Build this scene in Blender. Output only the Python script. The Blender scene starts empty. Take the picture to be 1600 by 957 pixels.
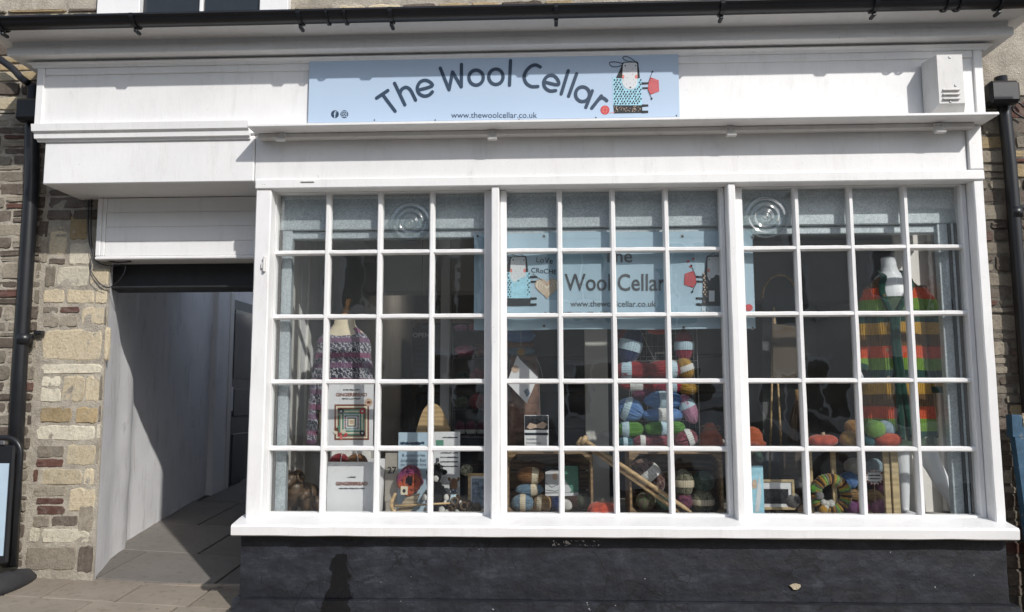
import bpy, math, random
from mathutils import Vector, Matrix, noise
rnd = random.Random(7)
R = math.radians
sc = bpy.context.scene
col = sc.collection

# ------------------------------------------------------------------ camera, sky, sun, exposure
CAM = Vector((0.0, -4.46, 1.27)); F = 1230.0
YAW, PITCH, ROLL = R(2.396), R(6.178), R(-0.118)
_fw = Vector((-math.sin(YAW)*math.cos(PITCH), math.cos(YAW)*math.cos(PITCH), math.sin(PITCH)))
_r0 = Vector((math.cos(YAW), math.sin(YAW), 0)); _u0 = _r0.cross(_fw)
_rt = _r0*math.cos(ROLL) + _u0*math.sin(ROLL); _up = _u0*math.cos(ROLL) - _r0*math.sin(ROLL)
cd = bpy.data.cameras.new('camera'); cam = bpy.data.objects.new('camera', cd); col.objects.link(cam)
cam.matrix_world = Matrix(((_rt.x, _up.x, -_fw.x, CAM.x), (_rt.y, _up.y, -_fw.y, CAM.y), (_rt.z, _up.z, -_fw.z, CAM.z), (0, 0, 0, 1)))
cd.sensor_fit = 'HORIZONTAL'; cd.sensor_width = 36; cd.lens = 36*F/1600; cd.clip_end = 500; cd.clip_start = 0.05
sc.camera = cam
SUN = Vector((0.74, -1.0, 0.88)).normalized()
w = bpy.data.worlds.new('World'); sc.world = w; w.use_nodes = True
nt = w.node_tree; sky = nt.nodes.new('ShaderNodeTexSky'); sky.sky_type = 'NISHITA'; sky.sun_disc = False
sky.sun_elevation = math.asin(SUN.z); sky.sun_rotation = math.atan2(SUN.x, SUN.y)
hsv = nt.nodes.new('ShaderNodeHueSaturation'); hsv.inputs['Saturation'].default_value = .62   # skylight made less blue so whites read neutral
nt.links.new(sky.outputs[0], hsv.inputs['Color']); nt.links.new(hsv.outputs[0], nt.nodes['Background'].inputs[0]); nt.nodes['Background'].inputs[1].default_value = 0.145
sl = bpy.data.lights.new('sun', 'SUN'); so = bpy.data.objects.new('sun', sl); col.objects.link(so)
sl.energy = 3.15; sl.angle = R(1.0); sl.color = (1.0, 0.965, 0.92)
so.rotation_euler = SUN.to_track_quat('Z', 'Y').to_euler(); so.location = SUN*20
sc.view_settings.view_transform = 'Standard'; sc.view_settings.look = 'None'
sc.view_settings.gamma = 1; sc.view_settings.use_curve_mapping = False; sc.view_settings.exposure = 0.2

def at(px, py, Y):
    """point of the plane y = Y seen at photograph pixel (px, py)"""
    d = _fw + _rt*((px-800)/F) + _up*((478.5-py)/F)
    return CAM + d*((Y-CAM.y)/d.y)
def atz(px, py, z):
    d = _fw + _rt*((px-800)/F) + _up*((478.5-py)/F)
    return CAM + d*((z-CAM.z)/d.z)
def px2m(Y): return (Y-CAM.y)/F*0.995

# ------------------------------------------------------------------ materials
def srgb(h):
    h = h.lstrip('#'); c = [int(h[i:i+2], 16)/255 for i in (0, 2, 4)]
    return tuple((x/12.92 if x <= .04045 else ((x+.055)/1.055)**2.4) for x in c)
class NT:
    def __init__(s, name):
        s.m = bpy.data.materials.new(name); s.m.use_nodes = True; s.t = s.m.node_tree
        s.b = s.t.nodes['Principled BSDF']; s.tc = None
    def n(s, typ, **kw):
        x = s.t.nodes.new('ShaderNode'+typ)
        for k, v in kw.items():
            if k.startswith('i_'):
                k = k[2:]; k = int(k) if k.isdigit() else k.replace('_', ' ')
                x.inputs[k].default_value = v
            else: setattr(x, k, v)
        return x
    def l(s, a, b): s.t.links.new(a, b)
    def co(s, kind='Object', scale=None):
        if not s.tc: s.tc = s.n('TexCoord')
        o = s.tc.outputs[kind]
        if scale:
            mp = s.n('Mapping'); mp.inputs['Scale'].default_value = scale; s.l(o, mp.inputs[0]); o = mp.outputs[0]
        return o
    def noise(s, scale, detail=4, rough=.55, vec=None, out='Fac'):
        x = s.n('TexNoise'); x.inputs['Scale'].default_value = scale; x.inputs['Detail'].default_value = detail; x.inputs['Roughness'].default_value = rough
        s.l(vec if vec else s.co(), x.inputs['Vector']); return x.outputs[out]
    def ramp(s, fac, stops, interp='LINEAR'):
        x = s.n('ValToRGB'); cr = x.color_ramp; cr.interpolation = interp
        while len(cr.elements) < len(stops): cr.elements.new(0.5)
        for e, (p, c) in zip(cr.elements, stops):
            e.position = p; e.color = (*c, 1) if len(c) == 3 else c
        s.l(fac, x.inputs[0]); return x.outputs[0]
    def mix(s, fac, a, b, mode='MIX'):
        x = s.n('Mix', data_type='RGBA', blend_type=mode)
        for v, i in ((fac, 0), (a, 6), (b, 7)):
            if hasattr(v, 'links'): s.l(v, x.inputs[i])
            else: x.inputs[i].default_value = v if i == 0 else ((*v, 1) if len(v) == 3 else v)
        return x.outputs[2]
    def math(s, op, a, b=0.0, clamp=False):
        x = s.n('Math', operation=op, use_clamp=clamp)
        for v, i in ((a, 0), (b, 1)):
            if hasattr(v, 'links'): s.l(v, x.inputs[i])
            else: x.inputs[i].default_value = v
        return x.outputs[0]
    def color(s, c):
        if hasattr(c, 'links'): s.l(c, s.b.inputs['Base Color'])
        else: s.b.inputs['Base Color'].default_value = (*c, 1)
    def bump(s, h, strength=.3, dist=.01):
        x = s.n('Bump'); x.inputs['Strength'].default_value = strength; x.inputs['Distance'].default_value = dist
        s.l(h, x.inputs['Height']); s.l(x.outputs[0], s.b.inputs['Normal']); return x
    def set(s, **kw):
        for k, v in kw.items(): s.b.inputs[k.replace('_', ' ')].default_value = v
        return s
M = {}
def plain(name, c, rough=.6, var=.12, vs=8, bump=.15, bs=60, bd=.002, metal=0, spec=.5, randomise=0):
    t = NT(name); t.set(Roughness=rough, Metallic=metal); t.b.inputs['Specular IOR Level'].default_value = spec
    f = t.noise(vs, 5)
    a = tuple(x*(1-var) for x in c); b = tuple(min(1, x*(1+var)) for x in c)
    cc = t.ramp(f, [(.3, a), (.7, b)])
    if randomise:
        oi = t.n('ObjectInfo'); hs = t.n('HueSaturation'); t.l(cc, hs.inputs['Color'])
        v = t.math('MULTIPLY_ADD', oi.outputs['Random'], randomise*2); v.node.inputs[2].default_value = 1-randomise
        t.l(v, hs.inputs['Value']); cc = hs.outputs[0]
    t.color(cc)
    if bump: t.bump(t.noise(bs, 3), bump, bd)
    M[name] = t.m; return t
# white gloss paint on old timber
def paint(name, base, dirt, amount=.5, rough=.42):
    t = NT(name); t.set(Roughness=rough); wc = t.n('NewGeometry').outputs['Position']
    f = t.noise(2.2, 8, .65, wc); mp = t.n('Mapping'); mp.inputs['Scale'].default_value = (1, 1, .22); t.l(wc, mp.inputs[0]); wz = mp.outputs[0]
    st = t.noise(13, 7, .75, wz); sp = t.noise(48, 3, .6, wc); gr = t.noise(5, 9, .8, wc)
    d = t.math('MULTIPLY', t.math('SUBTRACT', st, .53, True), amount*2.6)
    c = t.ramp(f, [(.3, tuple(x*.90 for x in base)), (.7, base)])
    c = t.mix(d, c, dirt)
    c = t.mix(t.math('MULTIPLY', t.math('SUBTRACT', gr, .60, True), amount*4.5, True), c, tuple(x*.8 for x in dirt))
    c = t.mix(t.math('MULTIPLY', t.math('GREATER_THAN', sp, .735), .55), c, tuple(x*.6 for x in dirt))
    t.color(c)
    h = t.math('ADD', t.math('ADD', t.noise(30, 6, .65, wz), t.math('MULTIPLY', t.noise(140, 3, .6, wc), .5)), t.math('MULTIPLY', t.math('GREATER_THAN', sp, .72), -.5))
    t.bump(h, .32, .004); t.l(t.ramp(gr, [(.3, (rough*.8,)*3), (.7, (min(1, rough*1.3),)*3)]), t.b.inputs['Roughness']); M[name] = t.m
paint('white_paint', (.81, .805, .80), (.46, .44, .40), .5)
paint('old_white_paint', (.70, .69, .67), (.34, .31, .27), .7, .55)
paint('wash_white', (.82, .82, .83), (.42, .40, .37), 1.1, .85)
plain('black_plastic', (.012, .013, .016), .35, .2, 6, .05, 40)
plain('black_iron', (.016, .017, .019), .55, .3, 10, .3, 50, .003)
plain('dark_void', (.02, .02, .022), .9, .2)
plain('screw', (.25, .25, .26), .4, metal=.8)
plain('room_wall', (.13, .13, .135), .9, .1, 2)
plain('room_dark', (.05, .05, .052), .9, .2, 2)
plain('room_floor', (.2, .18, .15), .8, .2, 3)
plain('ceiling_grey', (.66, .66, .66), .9, .06, 2)
plain('cream_panel', (.74, .72, .68), .6, .06, 3)
plain('display_board', (.36, .33, .29), .7, .2, 6)
plain('rubber', (.03, .03, .033), .75, .2, 10, .3, 80)
plain('paper', (.74, .74, .76), .8, .03, 4, .05)
plain('paper_blue', (.42, .54, .64), .7, .08, 5, .03)
plain('kraft_label', (.62, .55, .42), .8, .1, 30, .05)
plain('label_blue', (.50, .64, .72), .6, .12, 40, .05)
plain('ink', (.016, .022, .035), .6, .1, bump=0)
plain('navy_ink', (.022, .047, .088), .5, .1, 8, bump=0)
plain('grey_ink', (.07, .075, .085), .6, .1, bump=0)
plain('brown_ink', (.20, .055, .03), .7, .1, bump=0)
plain('red_print', (.50, .05, .06), .6, .2, 60, bump=0)
plain('coral_print', (.66, .20, .17), .6, .15, 60, bump=0)
plain('pale_print', (.62, .64, .66), .6, .04, bump=0)
plain('aqua_print', (.33, .60, .72), .6, .15, 40, bump=0)
plain('black_print', (.010, .011, .014), .6, .2, 40, bump=0)
plain('tan_print', (.55, .40, .30), .6, .2, 40, bump=0)
plain('green_print', (.10, .26, .19), .6, .2, 60, bump=0)
plain('cream_print', (.72, .66, .52), .6, .1, 60, bump=0)
plain('photo_dark', (.03, .03, .035), .4, .9, 60, bump=0)
plain('photo_sky', (.20, .26, .34), .4, .8, 40, bump=0)
plain('sign_panel', (.42, .53, .67), .38, .03, 1.2, .02, 20)
plain('banner_vinyl', (.38, .51, .60), .45, .05, 3, .06, 12)
plain('mannequin', (.74, .75, .78), .42, .02, 3, 0)
plain('form_linen', (.66, .57, .42), .85, .06, 30, .2, 300)
plain('turned_wood', (.34, .17, .06), .4, .25, 20, .1)
plain('wire', (.55, .54, .50), .35, .1, metal=.7)
plain('grey_frame', (.10, .105, .115), .5, .1)
plain('asphalt', (.05, .05, .052), .9, .3, 30, .5, 150, .004)
plain('far_render', (.62, .60, .56), .9, .1, 1)
plain('far_slate', (.07, .075, .085), .8, .2, 4)
plain('far_glass', (.02, .025, .03), .08, .1)
plain('car_paint', (.035, .04, .05), .2, .05)
def wood(name, c, rough=.6, k=.35):
    t = NT(name); t.set(Roughness=rough)
    n = t.noise(14, 6, .65, t.co(scale=(1, 1, 1)));
    wv = t.n('TexWave', wave_type='BANDS', bands_direction='Z'); wv.inputs['Scale'].default_value = 9; wv.inputs['Distortion'].default_value = 12; wv.inputs['Detail'].default_value = 3
    t.l(t.co(scale=(.25, 1, 1)), wv.inputs['Vector'])
    f = t.math('ADD', t.math('MULTIPLY', n, .6), t.math('MULTIPLY', wv.outputs['Fac'], .4))
    t.color(t.ramp(f, [(.25, tuple(x*(1-k) for x in c)), (.75, tuple(min(1, x*(1+k)) for x in c))]))
    t.bump(f, .3, .002); M[name] = t.m
wood('crate_wood', (.25, .165, .09)); wood('pale_wood', (.52, .36, .19), .5, .2); wood('dark_wood', (.07, .045, .03)); wood('light_pine', (.47, .36, .20), .6, .2)
wood('carved_wood', (.085, .052, .028), .42, .25); wood('weathered_wood', (.36, .29, .20), .85, .4)
# blue paint worn to bare wood
t = NT('worn_blue'); t.set(Roughness=.6)
t.color(t.ramp(t.noise(14, 8, .7), [(.44, (.014, .055, .10)), (.60, (.022, .08, .145)), (.70, (.28, .22, .16))])); t.bump(t.noise(40, 4), .4, .004); M['worn_blue'] = t.m
t = NT('lamp_lens'); t.color((.9, .85, .75)); t.b.inputs['Emission Color'].default_value = (1, .86, .66, 1); t.b.inputs['Emission Strength'].default_value = 6; M['lamp_lens'] = t.m
plain('reflection_brown', (.10, .075, .052), .85, .15, 8, .1)
# galvanised steel with spangle
t = NT('galvanised'); t.set(Roughness=.5, Metallic=.35)
v = t.n('TexVoronoi'); v.inputs['Scale'].default_value = 150; t.l(t.co(), v.inputs['Vector'])
bw = t.n('RGBToBW'); t.l(v.outputs['Color'], bw.inputs[0])
g = t.math('ADD', t.math('MULTIPLY', bw.outputs[0], .55), t.math('MULTIPLY', t.noise(7, 5), .6))
t.color(t.ramp(g, [(.25, (.34, .38, .405)), (.8, (.62, .67, .70))])); M['galvanised'] = t.m
# glass: thin panes, slightly wavy
t = NT('glass'); t.t.nodes.remove(t.b)
out = t.t.nodes['Material Output']; tr = t.n('BsdfTransparent'); tr.inputs[0].default_value = (.965, .975, .97, 1)
gl = t.n('BsdfGlossy'); gl.inputs['Roughness'].default_value = .012; gl.inputs[0].default_value = (1, 1, 1, 1)
lw = t.n('LayerWeight'); lw.inputs[0].default_value = .5
fc = t.math('ADD', .085, t.math('MULTIPLY', t.math('POWER', lw.outputs['Facing'], 4.0), .8), True)
mx = t.n('MixShader'); t.l(fc, mx.inputs[0]); t.l(tr.outputs[0], mx.inputs[1]); t.l(gl.outputs[0], mx.inputs[2]); t.l(mx.outputs[0], out.inputs[0])
oi = t.n('ObjectInfo'); va = t.n('VectorMath', operation='ADD'); t.l(t.co(), va.inputs[0])
sclr = t.n('VectorMath', operation='SCALE'); sclr.inputs['Scale'].default_value = 40; cx = t.n('CombineXYZ'); t.l(oi.outputs['Random'], cx.inputs[0]); t.l(cx.outputs[0], sclr.inputs[0]); t.l(sclr.outputs[0], va.inputs[1])
bp = t.n('Bump'); bp.inputs['Strength'].default_value = .045; bp.inputs['Distance'].default_value = .02; t.l(t.noise(5.5, 2, .5, va.outputs[0]), bp.inputs['Height'])
t.l(bp.outputs[0], gl.inputs['Normal'])
df_ = t.n('BsdfDiffuse'); df_.inputs[0].default_value = (.55, .56, .57, 1); ms = t.n('MixShader')
du = t.math('MULTIPLY_ADD', t.math('SUBTRACT', t.noise(4.5, 7, .7, va.outputs[0]), .45, True), .030); du.node.inputs[2].default_value = .0015
t.l(du, ms.inputs[0]); t.l(mx.outputs[0], ms.inputs[1]); t.l(df_.outputs[0], ms.inputs[2]); t.l(ms.outputs[0], out.inputs[0]); M['glass'] = t.m
# thick crown glass bullseye
t = NT('crown_glass'); t.t.nodes.remove(t.b); out = t.t.nodes['Material Output']
tr = t.n('BsdfTransparent'); tr.inputs[0].default_value = (.86, .9, .9, 1); gl = t.n('BsdfGlossy'); gl.inputs['Roughness'].default_value = .06
lw = t.n('LayerWeight'); lw.inputs[0].default_value = .5
fc = t.math('ADD', .09, t.math('MULTIPLY', lw.outputs['Facing'], .75), True)
mx = t.n('MixShader'); t.l(fc, mx.inputs[0]); t.l(tr.outputs[0], mx.inputs[1]); t.l(gl.outputs[0], mx.inputs[2]); t.l(mx.outputs[0], out.inputs[0]); M['crown_glass'] = t.m
# stones
def stone_mat(name, c, c2, k=.5):
    t = NT(name); t.set(Roughness=.92); t.b.inputs['Specular IOR Level'].default_value = .25
    wc = t.n('NewGeometry').outputs['Position']
    oi = t.n('ObjectInfo')
    f = t.noise(16, 8, .7, wc); g = t.noise(70, 5, .7, wc)
    cc = t.mix(f, c, c2); cc = t.mix(t.math('MULTIPLY', t.math('SUBTRACT', g, .5, True), 3.0, True), cc, tuple(x*.45 for x in c))
    sm = t.math('MULTIPLY', t.math('SUBTRACT', t.noise(11, 7, .75, wc), .50, True), 3.2, True)
    cc = t.mix(t.math('MULTIPLY', sm, .75), cc, (.44, .41, .35) if sum(c) > .8 else (.27, .25, .215))
    hs = t.n('HueSaturation'); t.l(cc, hs.inputs['Color'])
    v = t.math('MULTIPLY_ADD', oi.outputs['Random'], k); v.node.inputs[2].default_value = 1-k/2; t.l(v, hs.inputs['Value'])
    t.color(hs.outputs[0])
    t.bump(t.math('ADD', f, t.math('MULTIPLY', g, .6)), .8, .012); M[name] = t.m
stone_mat('stone_grey', (.19, .163, .127), (.34, .30, .24)); stone_mat('stone_brown', (.095, .075, .06), (.17, .14, .115))
stone_mat('stone_red', (.095, .045, .036), (.15, .083, .066), .4); stone_mat('stone_buff', (.46, .385, .26), (.60, .52, .38), .35)
stone_mat('stone_cream', (.54, .49, .38), (.68, .63, .51), .3); stone_mat('stone_ochre', (.30, .215, .11), (.46, .37, .23), .3)
t = NT('mortar'); t.set(Roughness=.97); f = t.noise(9, 8, .7); g = t.noise(110, 4, .7)
t.color(t.ramp(t.math('ADD', t.math('MULTIPLY', f, .7), t.math('MULTIPLY', g, .3)), [(.30, (.235, .205, .165)), (.60, (.54, .49, .405))])); t.bump(t.math('ADD', f, g), .9, .015); M['mortar'] = t.m
t = NT('dark_mortar'); t.set(Roughness=.97); f = t.noise(9, 8, .7); g = t.noise(110, 4, .7)
t.color(t.ramp(t.math('ADD', t.math('MULTIPLY', f, .7), t.math('MULTIPLY', g, .3)), [(.35, (.085, .075, .062)), (.66, (.24, .215, .18))])); t.bump(t.math('ADD', f, g), .9, .015); M['dark_mortar'] = t.m
# paving
def slab_mat(name, a, b):
    t = NT(name); t.set(Roughness=.88); oi = t.n('ObjectInfo'); wc = t.n('NewGeometry').outputs['Position']
    f = t.noise(3.5, 9, .7, wc); g = t.noise(140, 3, .7, wc); bl = t.noise(22, 5, .6, wc)
    cc = t.mix(f, a, b); cc = t.mix(t.math('MULTIPLY', t.math('SUBTRACT', bl, .55, True), 2.6, True), cc, tuple(x*.5 for x in a))
    cc = t.mix(t.math('MULTIPLY', t.math('SUBTRACT', g, .6, True), 3.0, True), cc, (.42, .38, .33))
    vo = t.n('TexVoronoi'); vo.inputs['Scale'].default_value = 9; t.l(wc, vo.inputs['Vector']); cc = t.mix(t.math('MULTIPLY', t.math('LESS_THAN', vo.outputs['Distance'], .10), .5), cc, tuple(x*.4 for x in a))
    hs = t.n('HueSaturation'); t.l(cc, hs.inputs['Color']); v = t.math('MULTIPLY_ADD', oi.outputs['Random'], .3); v.node.inputs[2].default_value = .85; t.l(v, hs.inputs['Value'])
    t.color(hs.outputs[0]); t.bump(t.math('ADD', f, t.math('MULTIPLY', g, .4)), .5, .006); M[name] = t.m
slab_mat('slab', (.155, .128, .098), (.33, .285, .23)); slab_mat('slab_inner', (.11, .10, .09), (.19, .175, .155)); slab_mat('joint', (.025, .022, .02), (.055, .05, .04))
# black masonry paint on the stall riser, damp streak and scuffs with shapes of their own
t = NT('black_masonry'); t.set(Roughness=.6)
wc = t.n('NewGeometry').outputs['Position']; sx = t.n('SeparateXYZ'); t.l(wc, sx.inputs[0])
mpz = t.n('Mapping'); mpz.inputs['Scale'].default_value = (.55, 1, 1.5); t.l(wc, mpz.inputs[0])
f = t.noise(4.2, 10, .78, mpz.outputs[0]); st = t.noise(2.2, 4, .6, wc); f2 = t.noise(19, 6, .75, mpz.outputs[0])
cc = t.ramp(t.math('ADD', t.math('MULTIPLY', f, .72), t.math('MULTIPLY', f2, .28)), [(.34, (.0035, .004, .006)), (.46, (.0085, .0098, .0145)), (.54, (.017, .0195, .028)), (.66, (.052, .057, .072))])
stain_c = at(530, 905, -.12)
dx = t.math('ABSOLUTE', t.math('SUBTRACT', t.math('ADD', sx.outputs[0], t.math('MULTIPLY', t.math('SUBTRACT', t.noise(14, 4, .6, wc), .5), .09)), stain_c.x))
zt = at(530, 866, -.12).z; taper = t.math('MULTIPLY_ADD', t.math('SUBTRACT', zt, sx.outputs[2]), .12); taper.node.inputs[2].default_value = .042
ins = t.math('MULTIPLY', t.math('LESS_THAN', dx, taper), t.math('LESS_THAN', sx.outputs[2], zt))
cc = t.mix(t.math('MULTIPLY', ins, .92), cc, (.004, .004, .005))
# bare patches of white undercoat just below the sill
zz = at(900, 849, -.12).z; a0, a1 = at(862, 849, -.12).x, at(938, 849, -.12).x
band = t.math('LESS_THAN', t.math('ABSOLUTE', t.math('SUBTRACT', sx.outputs[2], zz)), .014)
inx = t.math('MULTIPLY', t.math('GREATER_THAN', sx.outputs[0], a0), t.math('LESS_THAN', sx.outputs[0], a1))
sp = t.math('GREATER_THAN', t.noise(40, 4, .7, wc), .56)
spk = t.math('GREATER_THAN', t.noise(34, 2, .5, wc), .765)
cc = t.mix(t.math('MAXIMUM', t.math('MULTIPLY', t.math('MULTIPLY', band, inx), sp), t.math('MULTIPLY', spk, .55)), cc, (.5, .49, .47))
t.color(cc)
vor = t.n('TexVoronoi', feature='DISTANCE_TO_EDGE'); vor.inputs['Scale'].default_value = 2.3
wv = t.n('VectorMath', operation='ADD'); t.l(wc, wv.inputs[0]); nz = t.n('TexNoise'); nz.inputs['Scale'].default_value = 5; nz.inputs['Detail'].default_value = 6; t.l(wc, nz.inputs['Vector'])
ns = t.n('VectorMath', operation='SCALE'); ns.inputs['Scale'].default_value = .5; t.l(nz.outputs['Color'], ns.inputs[0]); t.l(ns.outputs[0], wv.inputs[1]); t.l(wv.outputs[0], vor.inputs['Vector'])
crack = t.math('MULTIPLY', t.math('LESS_THAN', vor.outputs['Distance'], .012), t.math('GREATER_THAN', st, .49)); t.color(t.mix(t.math('MULTIPLY', crack, .6), cc, (.002, .002, .003)))
h = t.math('SUBTRACT', t.math('ADD', t.noise(9, 6, .6, wc), t.math('MULTIPLY', t.noise(60, 3, .6, wc), .10)), t.math('MULTIPLY', crack, .8))
t.bump(h, .8, .012); t.l(t.ramp(ins, [(0, (.62,)*3), (1, (.35,)*3)]), t.b.inputs['Roughness']); M['black_masonry'] = t.m
# yarns
def yarn(name, c, c2=None, c3=None):
    mu = lambda q: q and tuple(x*.80+.14*sum(q)/3 for x in q)
    c, c2, c3 = mu(c), mu(c2), mu(c3)
    t = NT(name); t.set(Roughness=.95); t.b.inputs['Specular IOR Level'].default_value = .15; t.b.inputs['Sheen Weight'].default_value = .25
    c2 = c2 or tuple(x*.72 for x in c); f = t.noise(2.3, 4, .6); g = t.noise(5, 5, .7, t.co(scale=(.7, 5, 5)))
    st = [(.36, c), (.58, c2)] if not c3 else [(.36, c), (.47, c2), (.56, c3), (.66, c)]
    cc = t.ramp(f, st); t.color(t.mix(t.math('MULTIPLY', t.math('SUBTRACT', g, .46, True), 4.0, True), cc, tuple(x*.42 for x in c)))
    t.bump(t.noise(50, 3), .3, .01); M[name] = t.m
for nm, cs in dict(pink=['#c26a80', '#a84d68'], red=['#a3121c', '#7c0c18'], crimson=['#b3123c', '#8c0d2e'], plum=['#6d1f48', '#521534'], navy=['#1d2f66', '#162450'], blue=['#5f8fca', '#4a78b5'],
        pale_blue=['#9fb6c2', '#86a2b2'], dusty_blue=['#6f8ea4', '#587891'], brown=['#9a6a35', '#7c522a'], tan=['#b8935c', '#9a7646'], mustard=['#c79a27', '#a57a1c'], ochre=['#b3812d', '#8d6220'], lime=['#5e9a2c', '#477d22'],
        bright_green=['#8ab44e', '#6d9a3a'], wine=['#8d3b4d', '#6d2638', '#a55562'], orange=['#dc4a17', '#c13c12'], rust=['#c05a2c', '#a04822'], white=['#d9d7d2', '#c4c1bb'], grey=['#8d8a8b', '#747172'], olive=['#525a44', '#434a38'],
        forest=['#3d5a4a', '#2f4a3e', '#5d6c5c'], purple=['#8a4f86', '#6e3b6e'], hot_pink=['#b34d8c', '#963a74'], light_pink=['#c98bab', '#b0708f'], chocolate=['#4a2a20', '#3a2019'], teal=['#2a6a72', '#1f5560'],
        tweed_multi=['#6d3a35', '#8f7a70', '#45252b'], garden_multi=['#8d9150', '#7a4a62', '#4d7a4a'], moss=['#6a6a52', '#8d8a70', '#55543f'], berry=['#6d2a48', '#8d4a62', '#51304a'], sunset=['#d9761e', '#7a2a6a', '#b3451e'], speckle=['#8d8a68', '#d0cbb0', '#4a4a3a'], coral=['#d0552c', '#b8432a']).items():
    yarn('yarn_'+nm, *[srgb(x) for x in cs])
# knitted bands
def bands(name, cols, period, z0, rib=0, motif=None):
    t = NT(name); t.set(Roughness=.95); t.b.inputs['Specular IOR Level'].default_value = .12; t.b.inputs['Sheen Weight'].default_value = .2
    wc = t.n('NewGeometry').outputs['Position']; sx = t.n('SeparateXYZ'); t.l(wc, sx.inputs[0])
    zz = t.math('ADD', sx.outputs[2], t.math('MULTIPLY', t.math('SUBTRACT', t.noise(4, 2, .5, wc), .5), .02))
    fr = t.math('FRACT', t.math('DIVIDE', t.math('SUBTRACT', zz, z0), period))
    n = len(cols); cc = t.ramp(fr, [(i/n, c) for i, c in enumerate(cols)], 'CONSTANT')
    if motif:
        wx = t.n('TexWave', wave_type='BANDS', bands_direction='DIAGONAL'); wx.inputs['Scale'].default_value = 17; wx.inputs['Distortion'].default_value = 9; wx.inputs['Detail'].default_value = 3; wx.inputs['Detail Scale'].default_value = 3; t.l(wc, wx.inputs['Vector'])
        m = t.math('MULTIPLY', t.math('GREATER_THAN', t.math('MULTIPLY', wx.outputs['Fac'], t.math('ADD', t.noise(55, 2, .5, wc), .5)), .62), t.ramp(fr, motif, 'CONSTANT'))
        cc = t.mix(m, cc, (.48, .48, .52))
    cc = t.mix(t.math('MULTIPLY', t.math('SUBTRACT', t.noise(60, 4, .7, wc), .45, True), 1.4, True), cc, (.02, .02, .02))
    t.color(cc)
    wv = t.n('TexWave', wave_type='BANDS', bands_direction='X'); wv.inputs['Scale'].default_value = 28; wv.inputs['Distortion'].default_value = 1.2; wv.inputs['Detail'].default_value = 2; t.l(wc, wv.inputs['Vector'])
    t.bump(t.math('ADD', wv.outputs['Fac'], t.noise(120, 3, .6, wc)), .6, .006); M[name] = t.m
_p = abs(at(1400, 505, .2).z-at(1400, 598, .2).z)
bands('stripe_knit', [srgb(x) for x in ('#123f39', '#6f9438', '#cc4f28', '#6b4a22', '#bd9034')], _p*1.0, at(1400, 598, .2).z)
bands('fairisle_knit', [srgb(x) for x in ('#8d5573', '#4a4658', '#3b3c4c', '#7a5876', '#5c5468')], .155, at(535, 560, .3).z, motif=[(0, (.15,)*3), (.2, (1,)*3), (.4, (1,)*3), (.6, (.12,)*3), (.8, (1,)*3)])
yarn('rib_green', srgb('#0f4a3c')); yarn('sage_cloth', srgb('#5c7058')); yarn('tweed_cloth', srgb('#6a4a3c'), srgb('#8a6a5a'), srgb('#4a3028')); yarn('black_plush', (.012, .012, .014)); yarn('brown_plush', srgb('#4a3020')); yarn('straw', srgb('#5a4026'))

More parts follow.
